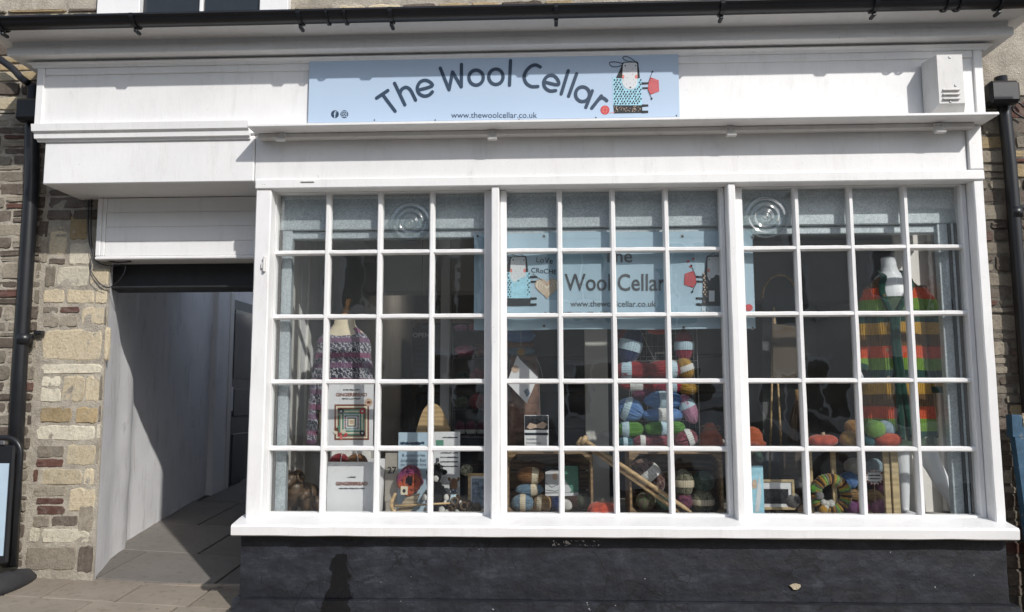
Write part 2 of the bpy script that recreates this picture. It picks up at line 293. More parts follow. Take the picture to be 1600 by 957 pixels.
# ------------------------------------------------------------------ mesh helpers
class MB:
    def __init__(s): s.v = []; s.f = []
    def add(s, vs, fs):
        o = len(s.v); s.v += [tuple(x) for x in vs]; s.f += [tuple(i+o for i in f) for f in fs]; return s
    def box(s, x0, x1, y0, y1, z0, z1):
        return s.add([(x, y, z) for x in (x0, x1) for y in (y0, y1) for z in (z0, z1)], [(0, 1, 3, 2), (4, 6, 7, 5), (0, 4, 5, 1), (2, 3, 7, 6), (0, 2, 6, 4), (1, 5, 7, 3)])
    def cbox(s, x0, x1, y0, y1, z0, z1, b=.004):
        b = min(b, (x1-x0)*.45, (y1-y0)*.45, (z1-z0)*.45); X = (x0, x1); Y = (y0, y1); Z = (z0, z1); vs = []; ix = {}
        for i in (0, 1):
            for j in (0, 1):
                for k in (0, 1):
                    sx, sy, sz = (b if i == 0 else -b), (b if j == 0 else -b), (b if k == 0 else -b)
                    for a in range(3):
                        ix[i, j, k, a] = len(vs); vs.append((X[i]+(0 if a == 0 else sx), Y[j]+(0 if a == 1 else sy), Z[k]+(0 if a == 2 else sz)))
        fs = []
        for a in range(3):
            for e in (0, 1):
                q = []
                for (p, r) in ((0, 0), (1, 0), (1, 1), (0, 1)):
                    c = [0, 0, 0]; c[a] = e; c[(a+1) % 3] = p; c[(a+2) % 3] = r; q.append(ix[(*c, a)])
                fs.append(q if e else q[::-1])
        for a in range(3):
            b1, b2 = (a+1) % 3, (a+2) % 3
            for p in (0, 1):
                for r in (0, 1):
                    c0 = [0, 0, 0]; c0[b1] = p; c0[b2] = r; c1 = list(c0); c1[a] = 1
                    q = [ix[(*c0, b1)], ix[(*c1, b1)], ix[(*c1, b2)], ix[(*c0, b2)]]
                    fs.append(q if (p == r) else q[::-1])
        for i in (0, 1):
            for j in (0, 1):
                for k in (0, 1):
                    q = [ix[i, j, k, 0], ix[i, j, k, 1], ix[i, j, k, 2]]; fs.append(q if (i+j+k) % 2 else q[::-1])
        return s.add(vs, fs)
    def prism(s, poly, y0, y1):
        """polygon of (x, z) extruded from y0 to y1"""
        n = len(poly); vs = [(x, y0, z) for x, z in poly]+[(x, y1, z) for x, z in poly]
        return s.add(vs, [tuple(range(n)), tuple(range(2*n-1, n-1, -1))]+[(i, i+n, (i+1) % n+n, (i+1) % n) for i in range(n)])
    def sweep_x(s, prof, x0, x1, r0=0, r1=0, yref=0):
        """profile of (y, z) extruded along x; ends mitred outwards by r*(yref-y)"""
        n = len(prof); vs = [(x0-r0*(yref-y), y, z) for y, z in prof]+[(x1+r1*(yref-y), y, z) for y, z in prof]
        return s.add(vs, [tuple(range(n)), tuple(range(2*n-1, n-1, -1))]+[(i, i+n, (i+1) % n+n, (i+1) % n) for i in range(n)])
    def tube(s, path, r, n=8, caps=True, closed=False):
        P = [Vector(p) for p in path]; m = len(P); rr = r if isinstance(r, (list, tuple)) else [r]*m; vs = []; fs = []
        up = None
        for i, p in enumerate(P):
            d = (P[(i+1) % m]-P[i-1]) if closed else (P[min(i+1, m-1)]-P[max(i-1, 0)])
            d.normalize()
            if up is None: up = d.orthogonal().normalized()
            a = (up-d*up.dot(d));
            a = a.normalized() if a.length > 1e-5 else d.orthogonal().normalized()
            up = a; b = d.cross(a)
            vs += [p+(a*math.cos(2*math.pi*k/n)+b*math.sin(2*math.pi*k/n))*rr[i] for k in range(n)]
        for i in range(m if closed else m-1):
            j = (i+1) % m
            fs += [(i*n+k, i*n+(k+1) % n, j*n+(k+1) % n, j*n+k) for k in range(n)]
        if caps and not closed: fs += [tuple(range(n-1, -1, -1)), tuple((m-1)*n+k for k in range(n))]
        return s.add(vs, fs)
    def loft(s, rings, n=20, caps=True, wob=None):
        """rings: (centre, rx, ry); horizontal ellipses joined bottom to top"""
        vs = []; fs = []
        for i, (c, rx, ry) in enumerate(rings):
            for k in range(n):
                a = 2*math.pi*k/n; q = wob(i, a) if wob else 1
                vs.append((c[0]+rx*q*math.cos(a), c[1]+ry*q*math.sin(a), c[2]))
        for i in range(len(rings)-1): fs += [(i*n+k, i*n+(k+1) % n, (i+1)*n+(k+1) % n, (i+1)*n+k) for k in range(n)]
        if caps: fs += [tuple(range(n-1, -1, -1)), tuple((len(rings)-1)*n+k for k in range(n))]
        return s.add(vs, fs)
    def ball(s, c, rx, ry=None, rz=None, n=16, m=10):
        ry = ry or rx; rz = rz or rx; rings = []
        for i in range(m+1):
            a = -math.pi/2+math.pi*i/m; q = max(math.cos(a), .02)
            rings.append(((c[0], c[1], c[2]+rz*math.sin(a)), rx*q, ry*q))
        return s.loft(rings, n)
    def build(s, name, mat, parent=None, smooth=False, loc=None):
        me = bpy.data.meshes.new(name); vs = s.v
        if loc is not None: vs = [(x-loc[0], y-loc[1], z-loc[2]) for x, y, z in vs]
        me.from_pydata(vs, [], s.f); me.update()
        if smooth: me.polygons.foreach_set('use_smooth', [True]*len(me.polygons))
        me.materials.append(M[mat] if isinstance(mat, str) else mat)
        o = bpy.data.objects.new(name, me); col.objects.link(o)
        if loc is not None: o.location = loc
        if parent: put(o, parent)
        return o
def mw(o):
    m = Matrix.LocRotScale(o.location, o.rotation_euler, o.scale)
    return mw(o.parent) @ o.matrix_parent_inverse @ m if o.parent else m
def put(o, parent):                                     # keeps the child where it was modelled (world coordinates)
    o.parent = parent; o.matrix_parent_inverse = mw(parent).inverted()
def tag(o, label, cat, group=None):
    o['label'] = label; o['category'] = cat
    if group: o['group'] = group
    return o
def thing(name, label, cat, loc=(0, 0, 0), group=None):
    o = bpy.data.objects.new(name, None); col.objects.link(o); o.location = loc; o.empty_display_size = .1
    return tag(o, label, cat, group)
def struct(o): o['kind'] = 'structure'; return o
def inst(name, mesh, mat, parent=None, loc=(0, 0, 0), rot=(0, 0, 0), scale=(1, 1, 1)):
    o = bpy.data.objects.new(name, mesh); col.objects.link(o); o.location = loc; o.rotation_euler = rot; o.scale = scale
    if mat:
        o.material_slots[0].link = 'OBJECT'; o.material_slots[0].material = M[mat]
    if parent: put(o, parent)
    return o
def fused(mb, name, mat, parent=None, voxel=.006, loc=None, sub=True):
    """overlapping shells made into one continuous surface"""
    o = mb.build('tmp', mat); md = o.modifiers.new('r', 'REMESH'); md.mode = 'VOXEL'; md.voxel_size = voxel; md.use_smooth_shade = True
    sm = o.modifiers.new('s', 'SMOOTH'); sm.factor = .5; sm.iterations = 4
    dg = bpy.context.evaluated_depsgraph_get(); me = bpy.data.meshes.new_from_object(o.evaluated_get(dg)); bpy.data.objects.remove(o)
    me.name = name
    if loc is not None: me.transform(Matrix.Translation(-Vector(loc)))
    me.polygons.foreach_set('use_smooth', [True]*len(me.polygons))
    q = bpy.data.objects.new(name, me); col.objects.link(q)
    if loc is not None: q.location = loc
    if parent: put(q, parent)
    return q
def text(body, mat, parent, px, py, wpx, Y, name='lettering', hpx=None, bend=None, rot=0, thick=.0006, bold=0):
    """lettering centred on photograph pixel (px, py) of plane Y, wpx pixels wide"""
    cu = bpy.data.curves.new('t', 'FONT'); cu.body = body; cu.align_x = 'CENTER'; cu.align_y = 'CENTER'; cu.extrude = .0; cu.offset = bold; cu.resolution_u = 3
    o = bpy.data.objects.new('t', cu); col.objects.link(o)
    dg = bpy.context.evaluated_depsgraph_get(); dg.update(); me = bpy.data.meshes.new_from_object(o.evaluated_get(dg)); bpy.data.objects.remove(o)
    xs = [v.co.x for v in me.vertices]; ys = [v.co.y for v in me.vertices]
    w0 = max(xs)-min(xs); h0 = max(ys)-min(ys); cx = (max(xs)+min(xs))/2; cy = (max(ys)+min(ys))/2
    k = wpx/w0; kh = (hpx/h0) if hpx else k; c, s_ = math.cos(rot), math.sin(rot)
    for v in me.vertices:
        a, b = (v.co.x-cx)*k, (v.co.y-cy)*kh; a, b = a*c-b*s_, a*s_+b*c
        p = at(px+a, py-b, Y); q = bend(p.x) if bend else 0; v.co = (p.x, p.y-q, p.z)
    me.materials.clear(); me.materials.append(M[mat]); me.name = name
    q = bpy.data.objects.new(name, me); col.objects.link(q)
    if parent: put(q, parent)
    return q
class Art:
    """flat print drawn in photograph pixels on plane Y; each colour layer is a mesh of its own"""
    def __init__(s, parent, Y, bend=None, f=None): s.p = parent; s.Y = Y; s.k = 0; s.bend = bend; s.f = f or (lambda x, y: (x, y))
    def w(s, pts, lay):
        o = []
        for x, y in pts:
            x, y = s.f(x, y); p = at(x, y, s.Y-.0005*lay); o.append((p.x, p.y-(s.bend(p.x) if s.bend else 0), p.z))
        return o
    def poly(s, name, mat, polys, lay):
        mb = MB()
        for pts in polys:
            vs = s.w(pts, lay); n = len(vs)
            if n > 8 or True:
                c = tuple(sum(v[i] for v in vs)/n for i in range(3)); mb.add(vs+[c], [(i, (i+1) % n, n) for i in range(n)])
        return mb.build(name, mat, s.p)
    def stroke(s, name, mat, lines, wd, lay):
        polys = []; mb = MB()
        for L in lines:
            if len(L) < 2: continue
            for (a, b) in zip(L[:-1], L[1:]):
                dx, dy = b[0]-a[0], b[1]-a[1]; l = math.hypot(dx, dy) or 1; nx, ny = -dy/l*wd/2, dx/l*wd/2
                th = math.atan2(dy, dx); pts = []
                for k in range(7): t_ = th-math.pi/2+math.pi*k/6; pts.append((b[0]+math.cos(t_)*wd/2, b[1]+math.sin(t_)*wd/2))
                for k in range(7): t_ = th+math.pi/2+math.pi*k/6; pts.append((a[0]+math.cos(t_)*wd/2, a[1]+math.sin(t_)*wd/2))
                vs = s.w(pts, lay+.02*len(mb.f) % .3); mb.add(vs, [tuple(range(len(vs)))])
        return mb.build(name, mat, s.p)
def print_line(mat, parent, px, py, wpx, Y, h=2.2, bend=None):
    """a line of print too small to read, as one ragged strip"""
    n = max(6, int(wpx/1.6)); up = [(px-wpx/2+wpx*i/n, py-h*rnd.choice((.15, .45, .5))) for i in range(n+1)]; dn = [(px-wpx/2+wpx*i/n, py+h*rnd.choice((.2, .4, .5))) for i in range(n+1)]
    vs = []
    for a, b in zip(up, dn):
        for c in (a, b): w_ = at(c[0], c[1], Y); vs.append((w_.x, w_.y-(bend(w_.x) if bend else 0), w_.z))
    return MB().add(vs, [(2*i, 2*i+1, 2*i+3, 2*i+2) for i in range(n)]).build('print_line', mat, parent)
def ell(cx, cy, rx, ry, n=14, a=0): return [(cx+rx*math.cos(t)*math.cos(a)-ry*math.sin(t)*math.sin(a), cy+rx*math.cos(t)*math.sin(a)+ry*math.sin(t)*math.cos(a)) for t in [2*math.pi*k/n for k in range(n)]]
def smooth_line(P, n=6):
    o = []
    for i in range(len(P)-1):
        p0, p1, p2, p3 = P[max(i-1, 0)], P[i], P[i+1], P[min(i+2, len(P)-1)]
        for k in range(n):
            t = k/n; o.append(tuple(.5*(2*p1[j]+(p2[j]-p0[j])*t+(2*p0[j]-5*p1[j]+4*p2[j]-p3[j])*t*t+(3*p1[j]-p0[j]-3*p2[j]+p3[j])*t**3) for j in range(len(p1))))
    o.append(tuple(P[-1])); return o

# ================================================================== setting: pavement, road, passage
WALL_Y = .30
def gz(X, Y): return .07 + .05*(-1.75-X) + .06*(Y+.15)
def gpt(px, py):
    z = .1
    for _ in range(12):
        p = atz(px, py, z); z = gz(p.x, p.y)
    return p
pave = MB()
pave.add([(-9, -2.3, gz(-9, -2.3)-.012), (9, -2.3, gz(9, -2.3)-.012), (9, .6, gz(9, .6)-.012), (-9, .6, gz(-9, .6)-.012)], [(0, 1, 2, 3)])
pavement = struct(pave.build('pavement', 'joint'))
def slab(poly, mat, parent, th=.03, g=.009):
    n = len(poly); cx = sum(p[0] for p in poly)/n; cy = sum(p[1] for p in poly)/n; top = []; rim = []
    tilt = rnd.uniform(-.004, .004); lift = rnd.uniform(-.0015, .0015)
    for x, y in poly:
        d = math.hypot(x-cx, y-cy); q = (d-g)/d; x1, y1 = cx+(x-cx)*q, cy+(y-cy)*q; q2 = (d-g-.006)/d
        rim.append((x1, y1, gz(x1, y1)-.006)); top.append((cx+(x-cx)*q2, cy+(y-cy)*q2, gz(x1, y1)+lift+tilt*(x-cx)))
    low = [(x, y, z-th) for x, y, z in rim]
    mb = MB().add(top+rim+low, [tuple(range(n))]+[(i, i+n, (i+1) % n+n, (i+1) % n)[::-1] for i in range(n)]+[(i+n, i+2*n, (i+1) % n+2*n, (i+1) % n+n)[::-1] for i in range(n)])
    return mb.build('paving_slab', mat, parent)
y_rows = [-2.28, -1.75, -1.25, -.82, -.42, -.03, WALL_Y+.04]
for r in range(len(y_rows)-1):
    x = -4.6 + (.22 if r % 2 else 0)
    while x < (3.4 if y_rows[r] < -.3 else -1.5):
        wd = rnd.choice((.42, .45, .48, .62)); k = -.06
        slab([(x, y_rows[r]), (x+wd, y_rows[r]), (x+wd, y_rows[r+1]), (x, y_rows[r+1])], 'slab', pavement); x += wd
# kerb and road behind the photographer
kb = struct(MB().add([(-9, -2.45, gz(-9, -2.3)-.2), (9, -2.45, gz(9, -2.3)-.2), (9, -2.3, gz(9, -2.3)-.2), (-9, -2.3, gz(-9, -2.3)-.2), (-9, -2.45, gz(-9, -2.3)), (9, -2.45, gz(9, -2.3)), (9, -2.3, gz(9, -2.3)), (-9, -2.3, gz(-9, -2.3))], [(3, 2, 1, 0), (4, 5, 6, 7), (0, 1, 5, 4), (2, 3, 7, 6), (1, 2, 6, 5), (3, 0, 4, 7)]).build('kerb', 'slab'))
rz = lambda X: gz(X, -2.3)-.12
struct(MB().add([(-120, -2.44, rz(-120)), (120, -2.44, rz(120)), (120, -120, rz(120)-.6), (-120, -120, rz(-120)-.6)], [(3, 2, 1, 0)]).build('road', 'asphalt'))
# passage
PW = [(-2.715, WALL_Y), (-2.86, .74), (-2.905, 1.0), (-3.0, 1.2), (-3.17, 2.85), (-3.20, 7.1)]
pf = MB(); px_ = [(-3.6, .31), (-1.5, .31), (-1.5, 7.2), (-3.6, 7.2)]
pf.add([(x, y, gz(x, y)-.012) for x, y in px_], [(0, 1, 2, 3)]); passage_floor = struct(pf.build('passage_floor', 'joint'))
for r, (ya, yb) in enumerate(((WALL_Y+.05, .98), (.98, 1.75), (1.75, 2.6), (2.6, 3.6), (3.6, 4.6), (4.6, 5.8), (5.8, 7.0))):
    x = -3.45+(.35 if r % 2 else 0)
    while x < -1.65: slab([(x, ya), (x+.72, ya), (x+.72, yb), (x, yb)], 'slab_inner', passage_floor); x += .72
# pale threshold strip
struct(MB().cbox(-2.70, -1.70, WALL_Y+.005, WALL_Y+.045, .0, gz(-2.2, .32)+.004, .004).build('threshold', 'slab'))
pw = MB(); Z0, Z1 = -.05, 2.55; seg = []
def wall_strip(P, z0, z1, name, mat, nz=14, amp=.0035, out=1):
    mb = MB(); pts = []
    for (a, b) in zip(P[:-1], P[1:]):
        k = max(2, int(math.hypot(b[0]-a[0], b[1]-a[1])/.07)); pts += [(a[0]+(b[0]-a[0])*i/k, a[1]+(b[1]-a[1])*i/k) for i in range(k)]
    pts.append(P[-1]); nz = int((z1-z0)/.07); vs = []
    for j in range(nz+1):
        z = z0+(z1-z0)*j/nz
        for x, y in pts: vs.append((x+amp*2*noise.noise((x*3, y*5, z*5))+amp*noise.noise((x*9, y*16, z*16)), y, z))
    n = len(pts); fs = [(j*n+i, j*n+i+1, (j+1)*n+i+1, (j+1)*n+i) for j in range(nz) for i in range(n-1)]
    return mb.add(vs, [f[::-1] for f in fs]).build(name, mat, None, True)
passage_wall = struct(wall_strip(PW, Z0, Z1, 'passage_wall', 'wash_white'))
struct(MB().box(-3.4, -1.42, .46, 2.1, 2.36, 2.44).build('passage_ceiling', 'wash_white'))  # cut short over an assumed open yard so skylight brightens the passage
yw = MB().box(-3.6, -1.3, 7.05, 7.3, -.05, 2.45).build('yard_wall', 'wash_white'); tag(yw, 'whitewashed yard wall closing the far end of the passage', 'wall')
# ------------------------------------------------------------------ stones
def stone_mesh(seed):
    us = [-1, -.93, -.55, -.15, .25, .62, .93, 1]; vz = [-1, -.86, -.35, .2, .84, 1]; vs = []
    for j, v in enumerate(vz):
        for i, u in enumerate(us):
            rim = 1 if i in (0, 7) or j in (0, 5) else 0; c = 1-.10*(abs(u)*abs(v))**3
            x = u*.5*c+.045*noise.noise((u*1.8+seed*7, v*2.4, 1)); z = v*.5*c+.09*noise.noise((u*2.2, v*1.6+seed*5, 7))
            y = -1+1.1*rim+.5*noise.noise((u*1.4+seed*3, v*1.4, seed)); vs.append((x, y, z))
    nx, nz = 7, 5; W = nx+1; fs = [(j*W+i, j*W+i+1, (j+1)*W+i+1, (j+1)*W+i) for j in range(nz) for i in range(nx)]
    rim = [i for i in range(W)]+[j*W+nx for j in range(1, nz+1)]+[nz*W+i for i in range(nx-1, -1, -1)]+[j*W for j in range(nz-1, 0, -1)]
    o = len(vs); vs += [(vs[k][0], .9, vs[k][2]) for k in rim]; m = len(rim)
    fs += [(rim[(k+1) % m], rim[k], o+k, o+(k+1) % m) for k in range(m)]
    me = bpy.data.meshes.new('stone'); me.from_pydata(vs, [], fs); me.update(); me.materials.append(M['stone_grey']); return me
STONES = [stone_mesh(s) for s in range(9)]
def stone(x0, x1, z0, z1, mat, parent, proud=.012, Y=WALL_Y):
    return inst('stone', rnd.choice(STONES), mat, parent, ((x0+x1)/2, Y, (z0+z1)/2), (0, rnd.uniform(-.02, .02), 0), (x1-x0, proud, z1-z0))
def rubble(parent, x0, x1, z0, z1, mats, hs=(.028, .125), ws=(.08, .27), proud=(.004, .014), gap=.011):
    z = z0
    while z < z1-.02:
        h = rnd.uniform(*hs); h = min(h, z1-z); x = x0-rnd.uniform(0, .1)
        while x < x1:
            wd = rnd.uniform(*ws)*(1.25 if h < .055 else 1)
            a, b = max(x, x0), min(x+wd, x1)
            if b-a > .03:
                zz = z
                if h > .085 and rnd.random() < .3:
                    hh = h*rnd.uniform(.4, .6); stone(a+gap/2, b-gap/2, z+gap/2, z+hh-gap/2, rnd.choice(mats), parent, rnd.uniform(*proud)); zz = z+hh
                stone(a+gap/2, b-gap/2, zz+gap/2, z+h-gap/2, rnd.choice(mats), parent, rnd.uniform(*proud))
            x += wd
        z += h
bld = thing('stone_building', 'rubble stone building with painted quoins behind the white wooden shopfront', 'building')
xl, xq = -3.62, at(62, 600, WALL_Y).x
GREYS = ['stone_grey']*5+['stone_brown']*5+['stone_red']
wl = MB()
edge = [(-2.715+.02*math.sin(z*6), z) for z in [0.02+i*.2 for i in range(10)]]
zt_open = at(170, 410, WALL_Y).z
wl.prism([(-4.6, -.05), (-2.715, -.05), (-2.715, zt_open), (-2.715, 3.05), (-4.6, 3.05)], WALL_Y+.004, WALL_Y+.012)
w1 = wl.build('wall', 'mortar', bld)
def skin(x0, x1, z0, z1, parent, mat, st=.022, amp=.007):
    nx, nz = int((x1-x0)/st), int((z1-z0)/st); vs = []
    for j in range(nz+1):
        for i in range(nx+1):
            x, z = x0+(x1-x0)*i/nx, z0+(z1-z0)*j/nz; vs.append((x, WALL_Y-.0025+amp*noise.noise((x*9, 2, z*9))+amp*.7*noise.noise((x*31, 5, z*31)), z))
    W = nx+1; return MB().add(vs, [(j*W+i, j*W+i+1, (j+1)*W+i+1, (j+1)*W+i) for j in range(nz) for i in range(nx)]).build('mortar', mat, parent, True)
skin(-3.8, -2.716, .0, 3.04, w1, 'mortar')
rubble(w1, -3.75, xq-.03, .22, 3.03, GREYS)
rubble(w1, xq-.02, -2.72, at(100, 345, WALL_Y).z, 3.0, ['stone_grey', 'stone_brown', 'stone_brown'], (.07, .13), (.16, .34))
Q = [  # left, top, right, bottom in photograph pixels
 (78,353,105,400,'buff'),(110,335,138,375,'ochre'),(109,380,143,414,'cream'),(77,404,102,413,'brown'),(71,416,87,449,'grey'),(89,417,140,449,'cream'),(142,420,167,446,'buff'),(167,422,188,446,'buff'),
 (68,452,101,474,'buff'),(104,452,148,475,'buff'),(150,453,189,475,'buff'),(68,480,92,489,'grey'),(94,480,125,489,'red'),(128,480,163,508,'buff'),(165,480,186,508,'grey'),(69,493,92,512,'grey'),(93,494,122,511,'grey'),
 (65,515,161,565,'buff'),(164,514,171,563,'cream'),(172,512,184,563,'buff'),(63,569,182,584,'cream'),(66,588,95,604,'cream'),(98,587,132,629,'buff'),(134,588,155,629,'buff'),(157,586,181,626,'grey'),(63,606,96,629,'cream'),
 (63,636,113,661,'ochre'),(119,636,153,662,'ochre'),(155,633,180,660,'grey'),(56,665,150,689,'cream'),(152,662,178,686,'cream'),(58,696,101,715,'grey'),(104,694,149,728,'buff'),(152,688,179,726,'grey'),
 (56,717,100,730,'red'),(53,733,60,754,'red'),(61,732,130,758,'buff'),(132,732,148,759,'buff'),(52,760,104,776,'grey'),(108,762,149,800,'buff'),(57,778,101,788,'red'),(57,790,102,804,'red'),(52,806,78,824,'grey'),(81,806,122,822,'brown'),(124,788,146,832,'grey'),
 (47,824,61,848,'cream'),(63,826,142,849,'cream'),(40,853,120,892,'grey'),(122,852,146,896,'brown'),(62,345,76,372,'brown'),(62,376,75,412,'grey')]
for a, b, c, d, m in Q:
    p, q = at(a, b, WALL_Y), at(c, d, WALL_Y)
    q2 = at(a, d, WALL_Y); p2 = at(c, b, WALL_Y)
    x0, x1 = (p.x+q2.x)/2, min((q.x+p2.x)/2, -2.722); stone(x0, x1, q.z, p.z, 'stone_'+m, w1, .006 if m in ('buff', 'cream') else .008)
wr = MB().prism([(2.36, -.5), (4.2, -.5), (4.2, 3.05), (2.36, 3.05)], WALL_Y+.004, WALL_Y+.22)
w2 = wr.build('wall', 'dark_mortar', bld); skin(2.38, 3.4, .0, 3.04, w2, 'dark_mortar')
rubble(w2, 2.40, 3.30, .10, 3.03, ['stone_brown']*5+['stone_grey']*4+['stone_red', 'stone_ochre'], (.04, .12), (.12, .30))
wu = MB().prism([(-4.6, 3.06), (4.2, 3.06), (4.2, 6.2), (-4.6, 6.2)], WALL_Y+.004, WALL_Y+.22)
w3 = wu.build('wall', 'mortar', bld)
ux0, ux1 = at(160, 5, WALL_Y).x, at(455, 5, WALL_Y).x
for a, b in ((-3.7, ux0-.01), (ux1+.01, .2)): rubble(w3, a, b, 3.07, 3.75, ['stone_ochre', 'stone_grey', 'stone_brown', 'stone_buff'], (.06, .12), (.16, .34))
win_u = MB().box(ux0+.01, ux1-.01, .303, .3035, 3.07, 4.3).build('sash_window', 'dark_void', bld)
for a, b in ((ux0, at(226, 5, WALL_Y).x), (at(411, 5, WALL_Y).x, ux1)): MB().cbox(a, b, .24, .302, 3.07, 4.3).build('frame', 'white_paint', win_u)
gx0, gx1 = at(226, 5, WALL_Y).x, at(411, 5, WALL_Y).x; gm = (gx0+gx1)/2
MB().cbox(gm-.011, gm+.011, .262, .30, 3.07, 4.3).build('glazing_bar', 'white_paint', win_u)
for a, b in ((gx0, gm-.011), (gm+.011, gx1)): MB().box(a, b, .285, .29, 3.07, 4.3).build('pane', 'far_glass', win_u)
MB().box(-4.6, -3.28, WALL_Y+.23, 4.6, -.05, 3.0).build('side_wall', 'dark_mortar', bld)
MB().box(-3.7, -2.74, WALL_Y+.014, WALL_Y+.22, 2.2, 3.05).build('side_wall', 'dark_mortar', bld)
# room behind the window
ZF = .555                                   # window board the goods stand on
XL, XR = -1.56, 2.36
room = thing('shop_interior', 'dim grey shop room seen through the small-paned window', 'room')
rm = lambda n, m, *b: MB().box(*b).build(n, m, room)
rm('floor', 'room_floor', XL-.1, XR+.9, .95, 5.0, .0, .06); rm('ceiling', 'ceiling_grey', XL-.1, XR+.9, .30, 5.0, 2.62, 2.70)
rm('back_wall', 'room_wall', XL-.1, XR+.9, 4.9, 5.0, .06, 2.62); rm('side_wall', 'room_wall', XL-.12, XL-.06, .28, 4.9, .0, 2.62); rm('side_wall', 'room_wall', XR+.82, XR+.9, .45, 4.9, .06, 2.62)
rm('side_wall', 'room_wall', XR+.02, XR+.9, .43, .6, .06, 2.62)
rm('window_board', 'display_board', XL-.04, XR+.02, .035, .95, ZF-.03, ZF); rm('board_front', 'room_dark', XL-.05, XR+.02, .91, .95, .06, ZF-.031)
b0, b1 = at(518, 410, 2.2), at(676, 455, 2.2)
rm('ceiling_beam', 'cream_panel', XL, .2, 2.2, 2.5, b1.z, 2.61); rm('ceiling_beam', 'ceiling_grey', .9, XR+.8, 2.6, 2.9, at(1250, 470, 2.6).z, 2.61)
rm('pillar', 'cream_panel', at(915, 600, .75).x, at(950, 600, .75).x, .75, .86, ZF, 2.60)
rm('pillar', 'ceiling_grey', at(688, 560, 1.1).x, at(702, 560, 1.1).x, 1.1, 1.2, .06, 2.60)
# dark shelving units at the back
for x0, x1, y in ((-1.4, -.5, 3.9), (-.3, .55, 4.1), (1.0, 2.0, 3.6)):
    mb = MB().box(x0, x0+.03, y, y+.35, .06, 2.1); mb.box(x1-.03, x1, y, y+.35, .06, 2.1)
    sh = mb.build('shelf_unit', 'dark_wood', room)
    for k in range(6): MB().box(x0+.032, x1-.032, y, y+.34, .1+.38*k, .125+.38*k).build('shelf', 'dark_wood', sh)
def ceiling_light(px, py, lab, z=2.615):
    p = atz(px, py, z); o = thing('ceiling_light', lab, 'ceiling light', (p.x, p.y, z), 'recessed ceiling lights')
    MB().tube([(p.x, p.y, z-.012), (p.x, p.y, z+.003)], .07, 18).build('rim', 'white_paint', o, True); MB().tube([(p.x, p.y, z-.014), (p.x, p.y, z-.0125)], .052, 18).build('lens', 'lamp_lens', o)
    ld = bpy.data.lights.new('downlight', 'AREA'); ld.shape = 'DISK'; ld.size = .1; ld.energy = 1.6; ld.color = (1, .86, .7); lo_ = bpy.data.objects.new('downlight', ld); col.objects.link(lo_); lo_.location = (p.x, p.y, z-.02); put(lo_, o)
ceiling_light(688, 409, 'small lit ceiling light seen in the left window'); ceiling_light(1196, 404, 'small lit ceiling light seen in the right window')
# lining of the window sides
lp = MB().box(XL-.03, XL-.005, .05, .9, ZF+.001, 2.6).build('side_panel', 'cream_panel', room)
MB().cbox(XL-.004, XL+.012, .12, .19, ZF+.01, 2.55).build('panel_moulding', 'cream_panel', lp); MB().cbox(XL-.004, XL+.012, .62, .69, ZF+.01, 2.55).build('panel_moulding', 'cream_panel', lp)
lq = MB().box(at(1409, 600, .40).x, XR+.015, .40, .427, ZF+.001, 2.6).build('side_panel', 'cream_panel', room)
fx0, fx1 = at(1466, 600, .36).x, at(1487, 600, .36).x
MB().cbox(fx0, fx0+.035, .35, .398, ZF+.01, 2.5).build('panel_moulding', 'white_paint', lq); MB().cbox(fx1-.02, fx1+.02, .32, .398, ZF+.01, 2.5).build('panel_moulding', 'white_paint', lq)
for zz in (at(1470, 590, .36).z, at(1470, 692, .36).z): MB().cbox(fx0+.037, fx1-.022, .36, .398, zz-.02, zz+.02).build('panel_moulding', 'white_paint', lq)

# ================================================================== the shopfront
FY = -.10
shop = thing('shopfront', 'white painted wooden shopfront with three small-paned windows over a black plinth', 'shopfront')
def part(mb, name, mat='white_paint', parent=None, smooth=False): return mb.build(name, mat, parent or shop, smooth)
zc_top = at(800, 40, -.3).z
z_fas_top = at(800, 96, FY).z; z_led_t = at(820, 187, -.27).z; z_led_b = at(820, 191.5, -.27).z
xf0, xf1 = at(58, 150, FY).x, at(1537, 150, FY).x
z_low = at(230, 286, FY).z; xs0 = at(68, 255, FY).x; xseam = at(398, 240, FY).x
z_head_t = at(950, 273, -.112).z; z_head_b = at(950, 288.5, -.112).z
# fascia boards
zz_top = at(1000, 30, FY-.1).z
part(MB().cbox(xf0, xf1, FY, WALL_Y-.01, z_led_t-.004, zz_top, .006), 'fascia_board')
part(MB().cbox(xs0, xseam-.002, FY+.002, WALL_Y-.012, z_low, z_led_t-.006, .006), 'return_box')
xr_in = at(1511, 230, FY).x
part(MB().cbox(xseam+.001, xr_in, FY+.006, .02, z_head_t-.02, z_led_t-.006, .004), 'lower_fascia')
part(MB().cbox(xr_in+.001, at(1536, 240, FY-.012).x, FY-.012, WALL_Y-.02, z_head_t+.001, z_led_b-.002, .005), 'end_pilaster')
part(MB().box(XL-.06, XR+.08, .021, .30, z_head_b+.03, z_head_b+.10), 'lintel', 'room_dark')
part(MB().box(XL-.06, XR+.08, .021, .05, z_head_b+.101, z_led_t+.6), 'inner_board', 'room_dark')
# framing moulding of the upper fascia
def strip(x0, x1, z0, z1, y=FY, d=.014, name='moulding'): return part(MB().cbox(x0, x1, y-d, y+.001, z0, z1, .004), name)
strip(xf0+.0, xf0+.045, z_led_t-.002, z_fas_top+.02); strip(xf1-.05, xf1-.001, z_led_t-.002, z_fas_top+.02); strip(xf0+.046, xf1-.051, z_fas_top-.035, z_fas_top+.019, d=.010); strip(xf0+.046, xf1-.051, z_led_t-.001, z_led_t+.014, d=.008)
